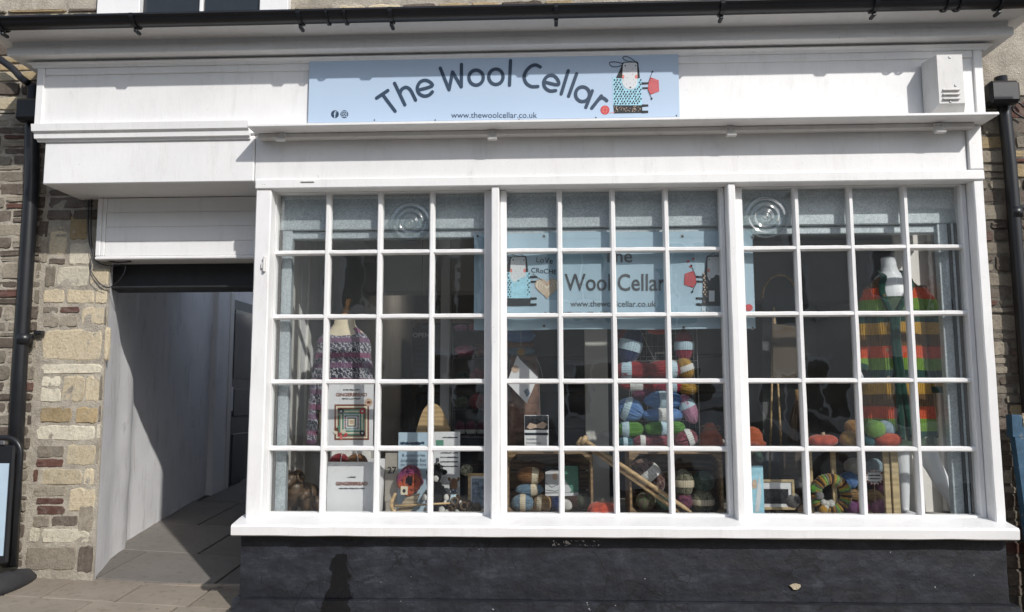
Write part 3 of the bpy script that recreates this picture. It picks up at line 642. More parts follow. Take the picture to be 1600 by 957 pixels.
# stepped moulding on the left return
z1_, z2_ = at(200, 196, FY).z, at(200, 221, FY).z
part(MB().sweep_x([(FY+.002, z2_), (FY-.010, z2_), (FY-.014, z2_+.012), (FY-.028, z2_+.016), (FY-.030, z2_+.045), (FY-.046, z2_+.055), (FY-.05, z1_), (FY+.002, z1_)], xf0+.03, at(392, 205, FY).x, .45, 0, FY), 'stepped_moulding')
# awning ledge with clips
lx0, lx1 = at(386, 192, -.27).x, at(1562, 183, -.27).x
ledge = part(MB().cbox(lx0, lx1, -.27, FY-.001, z_led_b, z_led_t, .003), 'ledge')
part(MB().cbox(lx0+.02, at(1530, 190, -.2).x, FY-.055, FY+.005, z_led_b-.028, z_led_b-.001, .004), 'ledge_batten', 'old_white_paint')
for px, py in ((439, 211), (769.5, 209), (1142, 203), (1467, 198)):
    c = at(px, py, FY-.07); mb = MB().cbox(c.x-.024, c.x+.024, FY-.066, FY-.057, c.z-.028, c.z+.022, .002); mb.cbox(c.x-.027, c.x+.027, FY-.098, FY-.067, c.z-.040, c.z-.029, .003)
    cl = part(mb, 'clip', 'old_white_paint')
    for s_ in (-1, 1): MB().ball((c.x+s_*.014, FY-.066, c.z+.008), .003, .003, .003, 8, 4).build('screw', 'screw', cl)
# cornice: stepped profile with mitred returns
zz = lambda py, Y: at(800, py, Y).z
zz = lambda py, Y: at(1000, py, Y).z
zs_ = zz(77.5, FY-.012); C0 = zs_-.06
prof = [(FY, zz(89, FY)), (FY-.018, zz(88.5, FY-.018)), (FY-.024, zz(84, FY-.024)), (FY-.040, zz(80, FY-.040)), (FY-.040, zz(79, FY-.04)), (FY-.010, zz(79, FY-.01)+.004), (FY-.010, zs_), (FY-.098, zs_), (FY-.102, zs_+.004), (FY-.102, zz(54.5, FY-.102)), (FY-.086, zz(53.5, FY-.086)), (FY-.088, zz(46, FY-.088)), (FY-.105, zz(43, FY-.105)), (FY-.14, zz(36, FY-.14)), (FY-.192, zz(25, FY-.192)), (FY-.195, zz(17, FY-.195)), (FY, zz(10, FY))]
xc0, xc1 = xf0-.0, xf1+.0
MIT = 1.25
cor = part(MB().sweep_x(prof, xc0, xc1, MIT, MIT, FY), 'cornice')
for sx, x0 in ((-1, xc0), (1, xc1)):
    n = len(prof); vs = []
    for y, z in prof: vs.append((x0+sx*MIT*(FY-y), y, z))
    for y, z in prof: vs.append((x0+sx*MIT*(FY-y), WALL_Y-.01, z))
    f = [(i, i+n, (i+1) % n+n, (i+1) % n) for i in range(n)]
    MB().add(vs, f if sx < 0 else [q[::-1] for q in f]).build('cornice_return', 'white_paint', shop)
zro = prof[-2][1]+.001
part(MB().box(xf0-.2, xf1+.2, FY-.12, WALL_Y-.01, zro, zro+.02), 'lead_roof', 'far_slate')
# posts, head, sill
z_sill_t = at(800, 822, -.20).z; z_sill_b = at(800, 841.5, -.205).z; zb_glass = at(800, 802, 0).z
def wobble_post(x0, x1, y0, y1, z0, z1, name, b=.006):
    mb = MB(); n = 22; rings = []
    for i in range(n+1):
        z = z0+(z1-z0)*i/n; j = .0018
        P = [(x0, y1), (x0, y0+b), (x0+b, y0), (x1-b, y0), (x1, y0+b), (x1, y1)]
        rings.append([(x+j*noise.noise((x*40, y*40, z*7)), y+j*noise.noise((x*30+9, y*40, z*6)), z) for x, y in P])
    m = 6; vs = [p for r_ in rings for p in r_]
    fs = [(i*m+k, i*m+(k+1) % m, (i+1)*m+(k+1) % m, (i+1)*m+k) for i in range(n) for k in range(m)]+[tuple(range(m-1, -1, -1)), tuple(n*m+k for k in range(m))]
    return part(mb.add(vs, fs), name)
X0, WW = -1.678*.92917, 1.308*.92917
wx = [X0, -.233*.92917, 1.212*.92917]
pl0, pl1 = at(400, 300, FY).x, at(424, 300, FY).x
m10, m11 = at(767.3, 300, FY).x, at(779.6, 300, FY).x; m20, m21 = at(1136.6, 295, FY).x, at(1149, 295, FY).x; pr0, pr1 = at(1521, 290, FY).x, at(1537, 290, FY).x
wobble_post(pl0, pl1, FY, .05, z_sill_t-.02, z_head_b-.001, 'post'); wobble_post(m10, m11, FY+.002, .05, z_sill_t-.02, z_head_b-.001, 'post'); wobble_post(m20, m21, FY+.002, .05, z_sill_t-.02, z_head_b-.001, 'post'); wobble_post(pr0, pr1, FY, .05, z_sill_t-.02, z_head_b-.001, 'post')
part(MB().cbox(pl0-.004, pr1+.004, FY-.012, .05, z_head_b, z_head_t, .006), 'head_beam')
sx0, sx1 = at(361, 830, -.20).x, at(1593, 835, -.20).x
nS = 60; vs = []; sp = [(.05, z_sill_b+.002), (-.185, z_sill_b), (-.203, z_sill_b+.008), (-.205, z_sill_t-.012), (-.196, z_sill_t), (-.06, z_sill_t+.022), (.05, z_sill_t+.03)]
for i in range(nS+1):
    x = sx0+(sx1-sx0)*i/nS
    for y, z in sp: vs.append((x, y+.003*noise.noise((x*6, y*20, z*20)), z+.0035*noise.noise((x*5, y*15+4, z*20))))
m = len(sp); part(MB().add(vs, [(i*m+k, (i+1)*m+k, (i+1)*m+(k+1) % m, i*m+(k+1) % m) for i in range(nS) for k in range(m)]+[tuple(range(m)), tuple(nS*m+k for k in range(m-1, -1, -1))]), 'sill')
# stall riser
rx0, rx1 = at(375, 890, -.12).x, at(1574, 890, -.12).x
def rough_face(x0, x1, y, z0, z1, yb, name, amp=.004, lean=0):
    nx, nz = int((x1-x0)/.05), max(2, int((z1-z0)/.05)); vs = []
    for j in range(nz+1):
        for i in range(nx+1):
            x, z = x0+(x1-x0)*i/nx, z0+(z1-z0)*j/nz; vs.append((x, y-lean*(1-j/nz)+amp*2*noise.noise((x*2.2, 3, z*4))+amp*noise.noise((x*11, 8, z*11)), z))
    W = nx+1; fs = [(j*W+i, j*W+i+1, (j+1)*W+i+1, (j+1)*W+i) for j in range(nz) for i in range(nx)]; o = len(vs)
    rim = list(range(W))+[j*W+nx for j in range(1, nz+1)]+[nz*W+i for i in range(nx-1, -1, -1)]+[j*W for j in range(nz-1, 0, -1)]; mm = len(rim)
    vs += [(vs[k][0], yb, vs[k][2]) for k in rim]; fs += [(rim[(k+1) % mm], rim[k], o+k, o+(k+1) % mm) for k in range(mm)]
    return part(MB().add(vs, fs), name, 'black_masonry', smooth=False)
z_step = at(800, 937, -.12).z
sr = rough_face(rx0, rx1, -.12, z_step, z_sill_b-.001, .04, 'stall_riser'); rough_face(rx0-.022, rx1+.03, -.168, -.45, z_step-.002, .04, 'plinth_step', .006)
c = at(1243, 917, -.124); mb = MB(); ch = [(c.x+.026*math.cos(a)*(1+.3*math.sin(3*a)), c.z+.016*math.sin(a)) for a in [2*math.pi*k/9 for k in range(9)]]
mb.prism(ch, -.1275, -.11); mb.build('bare_stone_chip', 'stone_buff', sr)
# windows: sash frame, glazing bars, panes
ZT, ZB = 1.27+1.239*.92917, 1.27-.723*.92917
ROWS = [1.27+z*.92917 for z in (1.239, .862, .460, .059, -.344, -.723)]
def bar_profile(w, y0, y1): return [(-w/2, y1), (-w/2, y0+.016), (-w*.26, y0), (w*.26, y0), (w/2, y0+.016), (w/2, y1)]
def bar(p0, p1, w, y0, y1, horiz, name, parent, seed):
    prof = bar_profile(w, y0, y1); n = 26; vs = []; m = len(prof)
    for i in range(n+1):
        t = i/n; q = p0+(p1-p0)*t if not horiz else 0
        for k, (a, y) in enumerate(prof):
            j = .0013*noise.noise((seed*3.1+k, t*22, 1))+.0012*noise.noise((seed*5.7, t*7, 4)); jy = .001*noise.noise((seed, t*18, k))
            if horiz: vs.append((p0[0]+(p1[0]-p0[0])*t, y+jy, p0[1]+a+j))
            else: vs.append((p0[0]+a+j, y+jy, p0[1]+(p1[1]-p0[1])*t))
    fs = [(i*m+k, i*m+(k+1) % m, (i+1)*m+(k+1) % m, (i+1)*m+k) for i in range(n) for k in range(m)]+[tuple(range(m)), tuple(n*m+k for k in range(m))]
    if horiz: fs = [f[::-1] for f in fs]
    return MB().add(vs, fs).build(name, 'white_paint', parent)
def bullseye(x0, x1, z0, z1, cx, cz, parent):
    mb = MB(); N = 40; RAD = .125; rs = [i/26*RAD for i in range(27)]
    def h(r): u = r/RAD; return .020*math.exp(-(u*7)**2)+.0045*math.cos(u*24)*(1-u)**.6+.003*(1-u)
    vs = [(cx, .012-h(0), cz)]
    for r in rs[1:]:
        for k in range(N):
            a = 2*math.pi*k/N; e = 1+.05*math.sin(2*a+.6); vs.append((cx+r*math.cos(a)*e, .012-h(r), cz+r*math.sin(a)))
    fs = [(0, 1+k, 1+(k+1) % N) for k in range(N)]
    for i in range(len(rs)-2): fs += [(1+i*N+k, 1+(i+1)*N+k, 1+(i+1)*N+(k+1) % N, 1+i*N+(k+1) % N) for k in range(N)]
    return mb.add(vs, fs).build('bullseye', 'crown_glass', parent, True)
pane_meshes = {}
for wi, x0 in enumerate(wx):
    x1 = x0+WW; lo, hi = ((pl1, m10), (m11, m20), (m21, pr0))[wi]
    fr = MB(); zt_, zb_ = z_head_b-.001, z_sill_t+.004
    fr.cbox(lo+.001, x0, -.024, .045, zb_, zt_, .005); fr.cbox(x1, hi-.001, -.024, .045, zb_, zt_, .005); fr.cbox(x0-.003, x1+.003, -.0225, .044, ZT, zt_+.0005, .005); fr.cbox(x0-.003, x1+.003, -.0225, .044, zb_-.0005, ZB, .005)
    win = fr.build('window', 'white_paint', shop)
    xs = [x0+WW*k/4 for k in range(5)]
    for k in (1, 2, 3):
        a, b = Vector((xs[k], ZB-.001)), Vector((xs[k], ZT+.001)); bar(a, b, .0315, -.0205, .03, False, 'glazing_bar', win, wi*10+k)
    for r in (1, 2, 3, 4):
        a, b = Vector((x0-.001, ROWS[r])), Vector((x1+.001, ROWS[r])); bar(a, b, .0285, -.0175, .028, True, 'glazing_bar', win, wi*10+r+4)
    for r in range(5):
        for k in range(4):
            a, b, zt2, zb2 = xs[k], xs[k+1], ROWS[r], ROWS[r+1]
            bw_, bh_ = b-a+.006, zt2-zb2+.006; key = (round(bw_, 3), round(bh_, 3))
            if key not in pane_meshes:
                me = bpy.data.meshes.new('pane'); q = MB().box(-bw_/2, bw_/2, -.0015, .0015, -bh_/2, bh_/2); me.from_pydata(q.v, [], q.f); me.materials.append(M['glass']); pane_meshes[key] = me
            p = inst('pane', pane_meshes[key], None, win, ((a+b)/2+.0, .016+.001*((k+r) % 3), (zt2+zb2)/2), (rnd.uniform(-.016, .016), 0, rnd.uniform(-.018, .018)))
            if (wi, r, k) == (0, 0, 2): c = at(640, 347, 0); bullseye(a, b, zb2, zt2, c.x, c.z, win)
            if (wi, r, k) == (2, 0, 0): c = at(1197, 338, 0); bullseye(a, b, zb2, zt2, c.x, c.z, win)
# small fittings on the frame: rain-worn hook and lever plate
c = at(481, 284, FY-.014); part(MB().cbox(c.x-.04, c.x+.04, FY-.020, FY-.013, c.z-.004, c.z+.004, .002), 'drip_plate', 'old_white_paint')
c = at(414, 412, FY); part(MB().cbox(c.x-.006, c.x+.008, FY-.022, FY-.001, c.z-.05, c.z+.04, .004).cbox(c.x-.018, c.x-.0065, FY-.015, FY-.002, c.z-.03, c.z+.005, .003), 'hook', 'old_white_paint')
# bay side wall towards the passage
part(MB().box(pl0+.004, pl0+.05, .051, WALL_Y+.2, -.3, z_low-.001), 'side_board', 'wash_white'); part(MB().box(pl0+.03, pl0+.09, WALL_Y+.21, 7.05, -.05, 2.6), 'passage_side', 'wash_white')

# ------------------------------------------------------------------ passage fittings
BY = .235
bx0, bx1 = at(152, 360, BY).x, pl0+.003
zb_t, zb_b = z_low-.003, at(260, 406, BY).z
hs = thing('shutter_housing', 'white boarded shutter box hung under the soffit above the passage', 'shutter box', ((bx0+bx1)/2, BY, zb_b))
MB().box(bx0+.004, bx1, BY+.006, WALL_Y+.25, zb_b+.012, zb_t).build('box', 'old_white_paint', hs)
n = 4; hh = (zb_t-zb_b-.025)/n
for k in range(n): MB().cbox(bx0+.058, bx1, BY-.004, BY+.005, zb_b+.024+hh*k+.0006, zb_b+.024+hh*(k+1)-.0006, .0012).build('board', 'white_paint', hs)
MB().cbox(bx0, bx0+.030, BY-.012, BY+.0055, zb_b+.024, zb_t, .004).build('edge_trim', 'white_paint', hs); MB().cbox(bx0+.031, bx0+.056, BY-.008, BY+.005, zb_b+.024, zb_t, .004).build('edge_trim', 'white_paint', hs)
MB().cbox(bx0, bx1, BY-.016, WALL_Y+.25, zb_b, zb_b+.022, .006).build('bottom_trim', 'white_paint', hs)
bm = thing('steel_beam', 'black steel beam spanning the passage just below the white shutter box', 'beam', (-2.2, .45, 1.9))
z_b0, z_b1 = at(300, 451, WALL_Y+.1).z, at(300, 411, WALL_Y+.1).z
MB().box(-2.80, pl0+.02, WALL_Y+.10, WALL_Y+.25, z_b0+.014, z_b1+.05).build('web', 'black_iron', bm); MB().cbox(-2.82, pl0+.02, WALL_Y+.06, WALL_Y+.30, z_b0, z_b0+.0135, .003).build('flange', 'black_iron', bm)
MB().box(-2.82, pl0+.02, WALL_Y+.253, WALL_Y+.30, z_b0+.014, 2.5).build('packing', 'wash_white', bm)
# cables drooping beside the box
for i, (pts, r_, lab) in enumerate((([(139, 312), (138, 345), (141, 385), (150, 408), (172, 416), (192, 414), (196, 420), (188, 436), (172, 449), (158, 445), (143, 425), (141, 405)], .0035, 'black cable looping down beside the white shutter box'), ([(143, 312), (142, 350), (145, 392), (158, 403), (180, 410), (205, 409)], .0045, 'thick black cable tucked under the white shutter box end'), ([(135, 312), (136, 350), (139, 380), (144, 404), (142, 430), (152, 442), (165, 448)], .002, 'thin pale cable hanging lowest beside the shutter box'))):
    P = smooth_line([tuple(at(x, y, .275-.012*i)) for x, y in pts], 5)
    tag(MB().tube(P, r_, 6).build('cable', 'black_plastic' if i < 2 else 'grey_frame', None, True), lab, 'cable', 'cables beside the passage')
# door inside the passage
dy0, dy1 = 2.90, 3.85; dxx = -3.135
dr = thing('passage_door', 'dark panelled door with grey frame deep inside the passage', 'door', (dxx, 3.3, .2))
MB().cbox(dxx-.1, dxx+.02, dy0, dy0+.28, .1, 2.30, .008).build('frame', 'wash_white', dr); MB().cbox(dxx-.1, dxx+.025, dy0+.281, dy0+.38, .1, 2.26, .008).build('frame', 'old_white_paint', dr)
lf = MB().cbox(dxx-.1, dxx-.002, dy0+.385, dy0+1.2, .14, 2.2, .004).build('leaf', 'grey_frame', dr)
for a, b in ((.3, .85), (1.02, 1.30)): MB().cbox(dxx-.004, dxx+.010, dy0+.48, dy0+.9, a, b, .006).build('panel', 'grey_frame', lf)
MB().box(dxx-.004, dxx+.004, dy0+.46, dy0+.95, 1.4, 2.1).build('pane', 'far_glass', lf)
MB().cbox(dxx+.004, dxx+.012, dy0+.40, dy0+.455, 1.08, 1.32, .003).build('letter_plate', 'paper', lf)

# ------------------------------------------------------------------ gutter and downpipes
gt = thing('gutter', 'long black plastic gutter along the top of the white cornice', 'gutter', (0, -.4, 3))
GC = FY-.255; zG = at(1000, 4, GC-.05).z; gr = max(.035, zG-at(1000, 25.5, GC-.012).z)*.92
gr = min(gr, .052)
prof = [(GC+gr*math.cos(math.pi+math.pi*k/12), zG+gr*math.sin(math.pi+math.pi*k/12)) for k in range(13)]
prof = [(GC-gr-.006, zG+.002), (GC-gr-.006, zG-.012)]+prof[1:]+[(GC+gr, zG+.002)]+[(GC+(gr-.005)*math.cos(-math.pi*k/12), zG+(gr-.005)*math.sin(-math.pi*k/12)) for k in range(13)]
n = len(prof); gx0_, gx1_ = xf0-.55, xf1+.6
vs = [(gx0_, y, z) for y, z in prof]+[(gx1_, y, z) for y, z in prof]
MB().add(vs, [(i, i+n, (i+1) % n+n, (i+1) % n) for i in range(n)]).build('trough', 'black_plastic', gt, True)
MB().cbox(gx0_, gx1_, GC+gr+.001, FY-.1955, zG-.02, zG+.004, .001).build('fascia_strip', 'black_plastic', gt)
for px, kind in ((5, 0), (213, 0), (470, 0), (513, 1), (541, 1), (612, 0), (869, 0), (1127, 0), (1366, 0), (1478, 1), (1498, 1), (1562, 0)):
    x = at(px, 30, GC).x; rr = gr+.005; wd = .011 if kind == 0 else .006
    mb = MB(); k0 = []
    pa = [(GC+rr*math.cos(math.pi+math.pi*k/10), zG+rr*math.sin(math.pi+math.pi*k/10)) for k in range(11)]; pb = [(GC+(rr+.007)*math.cos(math.pi+math.pi*k/10), zG+(rr+.007)*math.sin(math.pi+math.pi*k/10)) for k in range(11)]
    for k in range(10):
        q = [pa[k], pb[k], pb[k+1], pa[k+1]]; mb.add([(x-wd, y, z) for y, z in q]+[(x+wd, y, z) for y, z in q], [(0, 1, 2, 3), (7, 6, 5, 4), (0, 4, 5, 1), (2, 6, 7, 3), (1, 5, 6, 2), (3, 7, 4, 0)])
    if kind == 0: mb.cbox(x-.010, x+.010, GC-.008, GC+.048, zG-gr-.030, zG-gr-.0125, .004)
    mb.build('bracket' if kind == 0 else 'joint_clip', 'black_plastic', gt)
def downpipe(name, lab, path, r=.036, collars=(), shoes=()):
    o = thing(name, lab, 'downpipe', path[-1], 'black downpipes'); MB().tube(path, r, 14).build('pipe', 'black_plastic', o, True)
    for z in collars:
        x, y = path[-1][0], path[-1][1]
        MB().loft([((x, y, z-.03), r+.005, r+.005), ((x, y, z+.03), r+.006, r+.006)], 16).build('collar', 'black_plastic', o, True)
        MB().cbox(x+r, x+r+.055, y+.01, y+.045, z+.028, z+.052, .004).build('wall_bracket', 'black_plastic', o)
    return o
PYL = .24
pa, pb = at(54, 220, PYL), at(20, 740, PYL)
downpipe('downpipe', 'black downpipe with paint splashes on the stone wall left of the passage', [(pa.x-.02, PYL, 3.2), (pa.x-.02, PYL, 2.9), (pa.x, PYL, 2.6), (pa.x, PYL, 1.4), (pb.x+.02, PYL, .24)], .043, (at(30, 530, PYL).z,))
qa, qb = at(1577, 240, PYL), at(1600, 560, PYL)
downpipe('downpipe', 'black downpipe on the stone wall right of the shopfront', [(qa.x-.02, PYL, 3.15), (qa.x-.01, PYL, 2.9), (qa.x, PYL, 2.6), (qa.x+.005, PYL, 1.2), (qa.x+.01, PYL, -.1)], .036, (at(1585, 333, PYL).z,))
for (a, b, c, d, lab) in ((20, 152, 60, 187, 'black box on the downpipe under the left end of the cornice'), (1549, 124, 1595, 160, 'black rounded box on the downpipe beside the right fascia end')):
    p, q = at(a, d, .12), at(c, b, .12); o = thing('wall_box', lab, 'box', ((p.x+q.x)/2, .2, p.z), 'black boxes on the downpipes')
    MB().cbox(p.x, q.x, .12, .20, p.z, q.z, .018).build('cover', 'black_plastic', o); MB().cbox(p.x+.015, q.x-.015, .201, .296, p.z+.02, q.z-.02, .006).build('back_plate', 'black_plastic', o)
P = smooth_line([tuple(at(x, y, .22)) for x, y in ((0, 93), (20, 108), (33, 122), (44, 130))], 4); tag(MB().tube(P, .022, 10).build('overflow_pipe', 'black_plastic', None, True), 'short black pipe slanting behind the left end of the cornice', 'pipe')
P = smooth_line([tuple(at(x, y, .27)) for x, y in ((1600, 168), (1590, 160), (1582, 172), (1600, 185))], 4); tag(MB().tube(P, .006, 6).build('cable', 'black_plastic', None, True), 'thin black cable behind the right downpipe', 'cable', 'cables beside the passage')

# ------------------------------------------------------------------ shop sign
SY = FY-.021
sg = thing('shop_sign', 'pale blue shop sign reading The Wool Cellar on the white fascia', 'sign', tuple(at(772, 190, SY)))
a, b, c, d = at(482.5, 90, SY), at(1061, 78.5, SY), at(1061, 185.5, SY), at(482.5, 190, SY)
zt2, zb2 = (a.z+b.z)/2, (c.z+d.z)/2
MB().cbox((a.x+d.x)/2, (b.x+c.x)/2, SY, SY+.006, zb2, zt2, .001).build('panel', 'sign_panel', sg)
for x, y in ((487, 93), (583, 91), (678, 89), (811, 86), (928, 84), (1056, 81), (585, 188), (680, 188), (811, 187), (931, 184), (1057, 181)):
    p = at(x, y, SY-.001); MB().ball((p.x, p.y, p.z), .0045, .0025, .0045, 8, 4).build('screw', 'black_iron', sg)
k = .2625
def z2(P, ox): return [(ox+x*k, y*k) for x, y in P]
def arc(cx, cy, rx, ry, n=20): return [(cx+rx*math.cos(2*math.pi*i/n), cy+ry*math.sin(2*math.pi*i/n)) for i in range(n+1)]
letters = [('T', 400, [[(718, 585), (785, 540)], [(752, 562), (828, 663)]]), ('h', 400, [[(825, 497), (886, 625)], smooth_line([(856, 562), (866, 535), (890, 521), (912, 529), (928, 552), (950, 597)], 4)]),
 ('e', 400, [smooth_line([(966, 538), (1046, 514), (1036, 490), (1005, 479), (975, 492), (960, 525), (970, 557), (1000, 573), (1030, 567), (1050, 548)], 4)]), ('W', 400, [[(1097, 407), (1149, 535), (1170, 430), (1222, 518), (1223, 385)]]),
 ('o', 400, [arc(1310, 463, 43, 45)]), ('o', 400, [arc(1428, 458, 43, 46)]), ('l', 400, [[(1515, 362), (1509, 508)]]),
 ('C', 800, [smooth_line([(168, 400), (142, 388), (112, 396), (84, 425), (72, 460), (84, 495), (115, 516), (154, 516)], 4)]), ('e', 800, [smooth_line([(190, 488), (272, 506), (272, 476), (246, 451), (212, 455), (190, 485), (195, 520), (224, 542), (260, 540)], 4)]),
 ('l', 800, [[(335, 422), (293, 560)]]), ('l', 800, [[(385, 440), (337, 574)]]), ('a', 800, [arc(420, 562, 42, 44), [(478, 542), (440, 640)]]), ('r', 800, [[(532, 572), (475, 645)], smooth_line([(512, 598), (526, 586), (545, 585), (564, 600)], 4)])]
for ch, ox, st in letters:
    Art(sg, SY-.0015).stroke('letter', 'navy_ink', [z2(P, ox) for P in st], 5.3, 1)
text('www.thewoolcellar.co.uk', 'navy_ink', sg, 772, 180.2, 134, SY-.0015, 'web_address')
ar = Art(sg, SY-.001)
for cx in (523.3, 538): ar.poly('social_icon', 'navy_ink', [ell(cx, 178.8, 6.2, 6.2, 20)], 0)
text('f', 'sign_panel', sg, 523.6, 179.3, 4.4, SY-.0022, 'icon_letter', bold=.01)
sq = [(534.2, 175), (541.8, 175), (541.8, 182.6), (534.2, 182.6), (534.2, 175)]; ar.stroke('icon_outline', 'sign_panel', [sq, arc(538, 178.8, 1.9, 1.9, 10)], .9, 2)
def emblem(parent, Y, f, bend=None, body='aqua_print', spots='black_print', heart=False):
    """knitting animal emblem; coordinates are those of the sign drawing"""
    A = Art(parent, Y, bend, f); o = lambda P: [(930+x*.12017, 80+y*.12017) for x, y in P]; r = random.Random(3)
    edge_l = [(238-(14 if i % 2 else 0)+r.uniform(-4, 4), 330+i*19) for i in range(21)]
    bodyp = edge_l+[(238, 720), (607, 715)]+[(607+r.uniform(-4, 4), 700-i*40) for i in range(9)]+[(575, 350), (262, 345)]
    A.poly('emblem_body', body, [o(bodyp)], 0)
    A.poly('emblem_hem', 'black_print', [o([(236, 706), (612, 706), (612, 806), (244, 812)])], 1)
    for limb in (o([(606, 695), (690, 695), (692, 722), (606, 728)]), o([(606, 775), (688, 775), (690, 806), (606, 812)]), o([(598, 408), (695, 406), (698, 432), (604, 438)]), o([(610, 472), (696, 470), (698, 494), (612, 498)])): A.poly('emblem_limb', 'black_print', [limb], 1)
    A.poly('emblem_hair', 'black_print', [o([(352, 150), (545, 135), (562, 160), (582, 350), (545, 360), (540, 170), (362, 175), (350, 355), (268, 352), (330, 225)])], 1)
    sp = []
    for j in range(11):
        for i in range(10):
            x, y = 250+i*38+(19 if j % 2 else 0)+r.uniform(-5, 5), 374+j*31+r.uniform(-4, 4)
            if x > 596 or ((x-450)/112)**2+((y-400)/112)**2 < 1: continue
            sp.append(o(ell(x, y, 10.5, 14, 6, .4)))
    A.poly('emblem_spots', spots, sp, 2)
    A.poly('emblem_specks', 'tan_print', [o(ell(r.uniform(250, 600), r.uniform(715, 795), 5, 5, 5)) for _ in range(50)], 2)
    face = [(360, 175), (375, 158), (450, 150), (530, 152), (545, 172), (550, 400), (535, 455), (500, 490), (450, 500), (400, 488), (365, 450), (350, 400)]
    A.poly('emblem_face', 'pale_print', [o(face)], 3)
    A.poly('emblem_cheek', 'coral_print', [o(ell(364, 335, 15, 26))], 4); A.poly('emblem_cheek', 'coral_print', [o(ell(534, 335, 17, 27))], 4)
    A.poly('emblem_features', 'black_print', [o(ell(391, 192, 10, 10, 8)), o(ell(527, 190, 9, 9, 8)), o([(440, 466), (474, 466), (458, 486)])]+[o(ell(x, y, 2.2, 9, 5)) for x, y in ((405, 230), (450, 170), (488, 230), (430, 270), (415, 345), (497, 375), (455, 415), (405, 430), (500, 440), (485, 300), (372, 380), (520, 410))], 5)
    A.stroke('emblem_ears', 'black_print', [o(smooth_line([(352, 160), (270, 142), (200, 145), (186, 165), (215, 198), (290, 204), (345, 185)], 4)), o(smooth_line([(525, 140), (470, 100), (410, 72), (370, 75), (362, 98), (400, 125), (460, 138), (530, 148)], 4))], 1.1, 4)
    if not heart:
        A.poly('emblem_knitting', 'red_print', [o([(722, 342), (825, 380), (832, 525), (722, 566), (685, 500), (695, 410)])], 2)
        A.poly('emblem_stitches', 'pale_print', [o(ell(705+(i % 8)*15+(7 if (i//8) % 2 else 0), 372+(i//8)*15, 3, 3, 5)) for i in range(96) if 705+(i % 8)*15 < 820 and 372+(i//8)*15 > 350+abs(0)], 3)
        A.stroke('emblem_needles', 'black_print', [o([(695, 405), (742, 270)]), o([(685, 505), (733, 615)])], .8, 4); A.poly('emblem_knob', 'black_print', [o(ell(745, 268, 12, 12, 8))], 4); A.poly('emblem_knob', 'black_print', [o(ell(734, 620, 14, 14, 8))], 4)
    else:
        hp = [(790+150*math.sin(t)**3*1.0, 560-9.2*(13*math.cos(t)-5*math.cos(2*t)-2*math.cos(3*t)-math.cos(4*t))) for t in [2*math.pi*i/30 for i in range(30)]]
        hp = [(x+30, y) for x, y in hp]; A.poly('emblem_heart', 'cream_print', [o(hp)], 2)
        A.stroke('emblem_heart_rows', 'tan_print', [o([(820+(x-820)*s, 555+(y-555)*s) for x, y in hp]+[(820+(hp[0][0]-820)*s, 555+(hp[0][1]-555)*s)]) for s in (.97, .75, .52, .3)], 1.6, 3); A.stroke('emblem_needles', 'black_print', [o([(640, 380), (760, 470)])], .9, 4)
    return A
emblem(sg, SY-.001, lambda x, y: (x, y))
A = Art(sg, SY-.001); A.poly('wool_ball', 'red_print', [ell(945.3, 172.3, 7.2, 7.2, 18)], 0); A.stroke('wool_thread', 'coral_print', [arc(945.3, 172.3, 5, 3, 12), arc(945.3, 172.3, 2.8, 5.6, 12), [(952, 177), (960, 176)]], .7, 1)

# alarm box on the fascia
p0, p1, q0, q1 = at(1441, 176, FY-.015), at(1500, 86, FY-.015), at(1465, 163, -.25), at(1506, 87, -.25)
al = thing('alarm_box', 'white metal bell box with louvres at the right end of the fascia', 'alarm box', ((p0.x+p1.x)/2, FY-.03, p0.z))
yb, yf = FY-.0145, FY-.14
X_b0, X_b1 = at(1441, 130, yb).x, at(1496, 130, yb).x; X_f0, X_f1 = at(1466, 130, yf).x, at(1506, 130, yf).x; zA, zB = at(1470, 85, yf).z, at(1470, 162, yf).z; zBb = z_led_t+.003
MB().add([(X_b0, yb, zBb), (X_b1+.02, yb, zBb), (X_b1+.02, yb, zA), (X_b0, yb, zA), (X_f0, yf, zB), (X_f1, yf, zB), (X_f1, yf, zA-.004), (X_f0, yf, zA-.004)], [(3, 2, 1, 0), (4, 5, 6, 7), (0, 1, 5, 4), (2, 3, 7, 6), (1, 2, 6, 5), (3, 0, 4, 7)]).build('case', 'old_white_paint', al)
for i, py in enumerate((141, 148, 155)):
    s0, s1 = at(1473, py, yf), at(1499, py, yf); MB().add([(s0.x, yf-.001, s0.z+.006), (s1.x, yf-.001, s0.z+.006), (s1.x, yf-.014, s0.z-.004), (s0.x, yf-.014, s0.z-.004), (s0.x, yf-.001, s0.z-.006), (s1.x, yf-.001, s0.z-.006)], [(0, 3, 2, 1), (3, 4, 5, 2), (0, 4, 3), (1, 2, 5)]).build('louvre', 'old_white_paint', al)
for px, py in ((1484, 90), (1493, 134), (1485, 159)): p = at(px, py, yf); MB().cbox(p.x-.006, p.x+.006, yf-.004, yf-.0005, p.z-.006, p.z+.006, .002).build('screw', 'screw', al)
MB().prism([(X_f0+.001, zA-.004), (X_f1-.001, zA-.004), (X_f1-.001, zA-.003), (X_f0+.001, zA-.003)], yf-.0005, yb-.02).build('lid', 'old_white_paint', al)

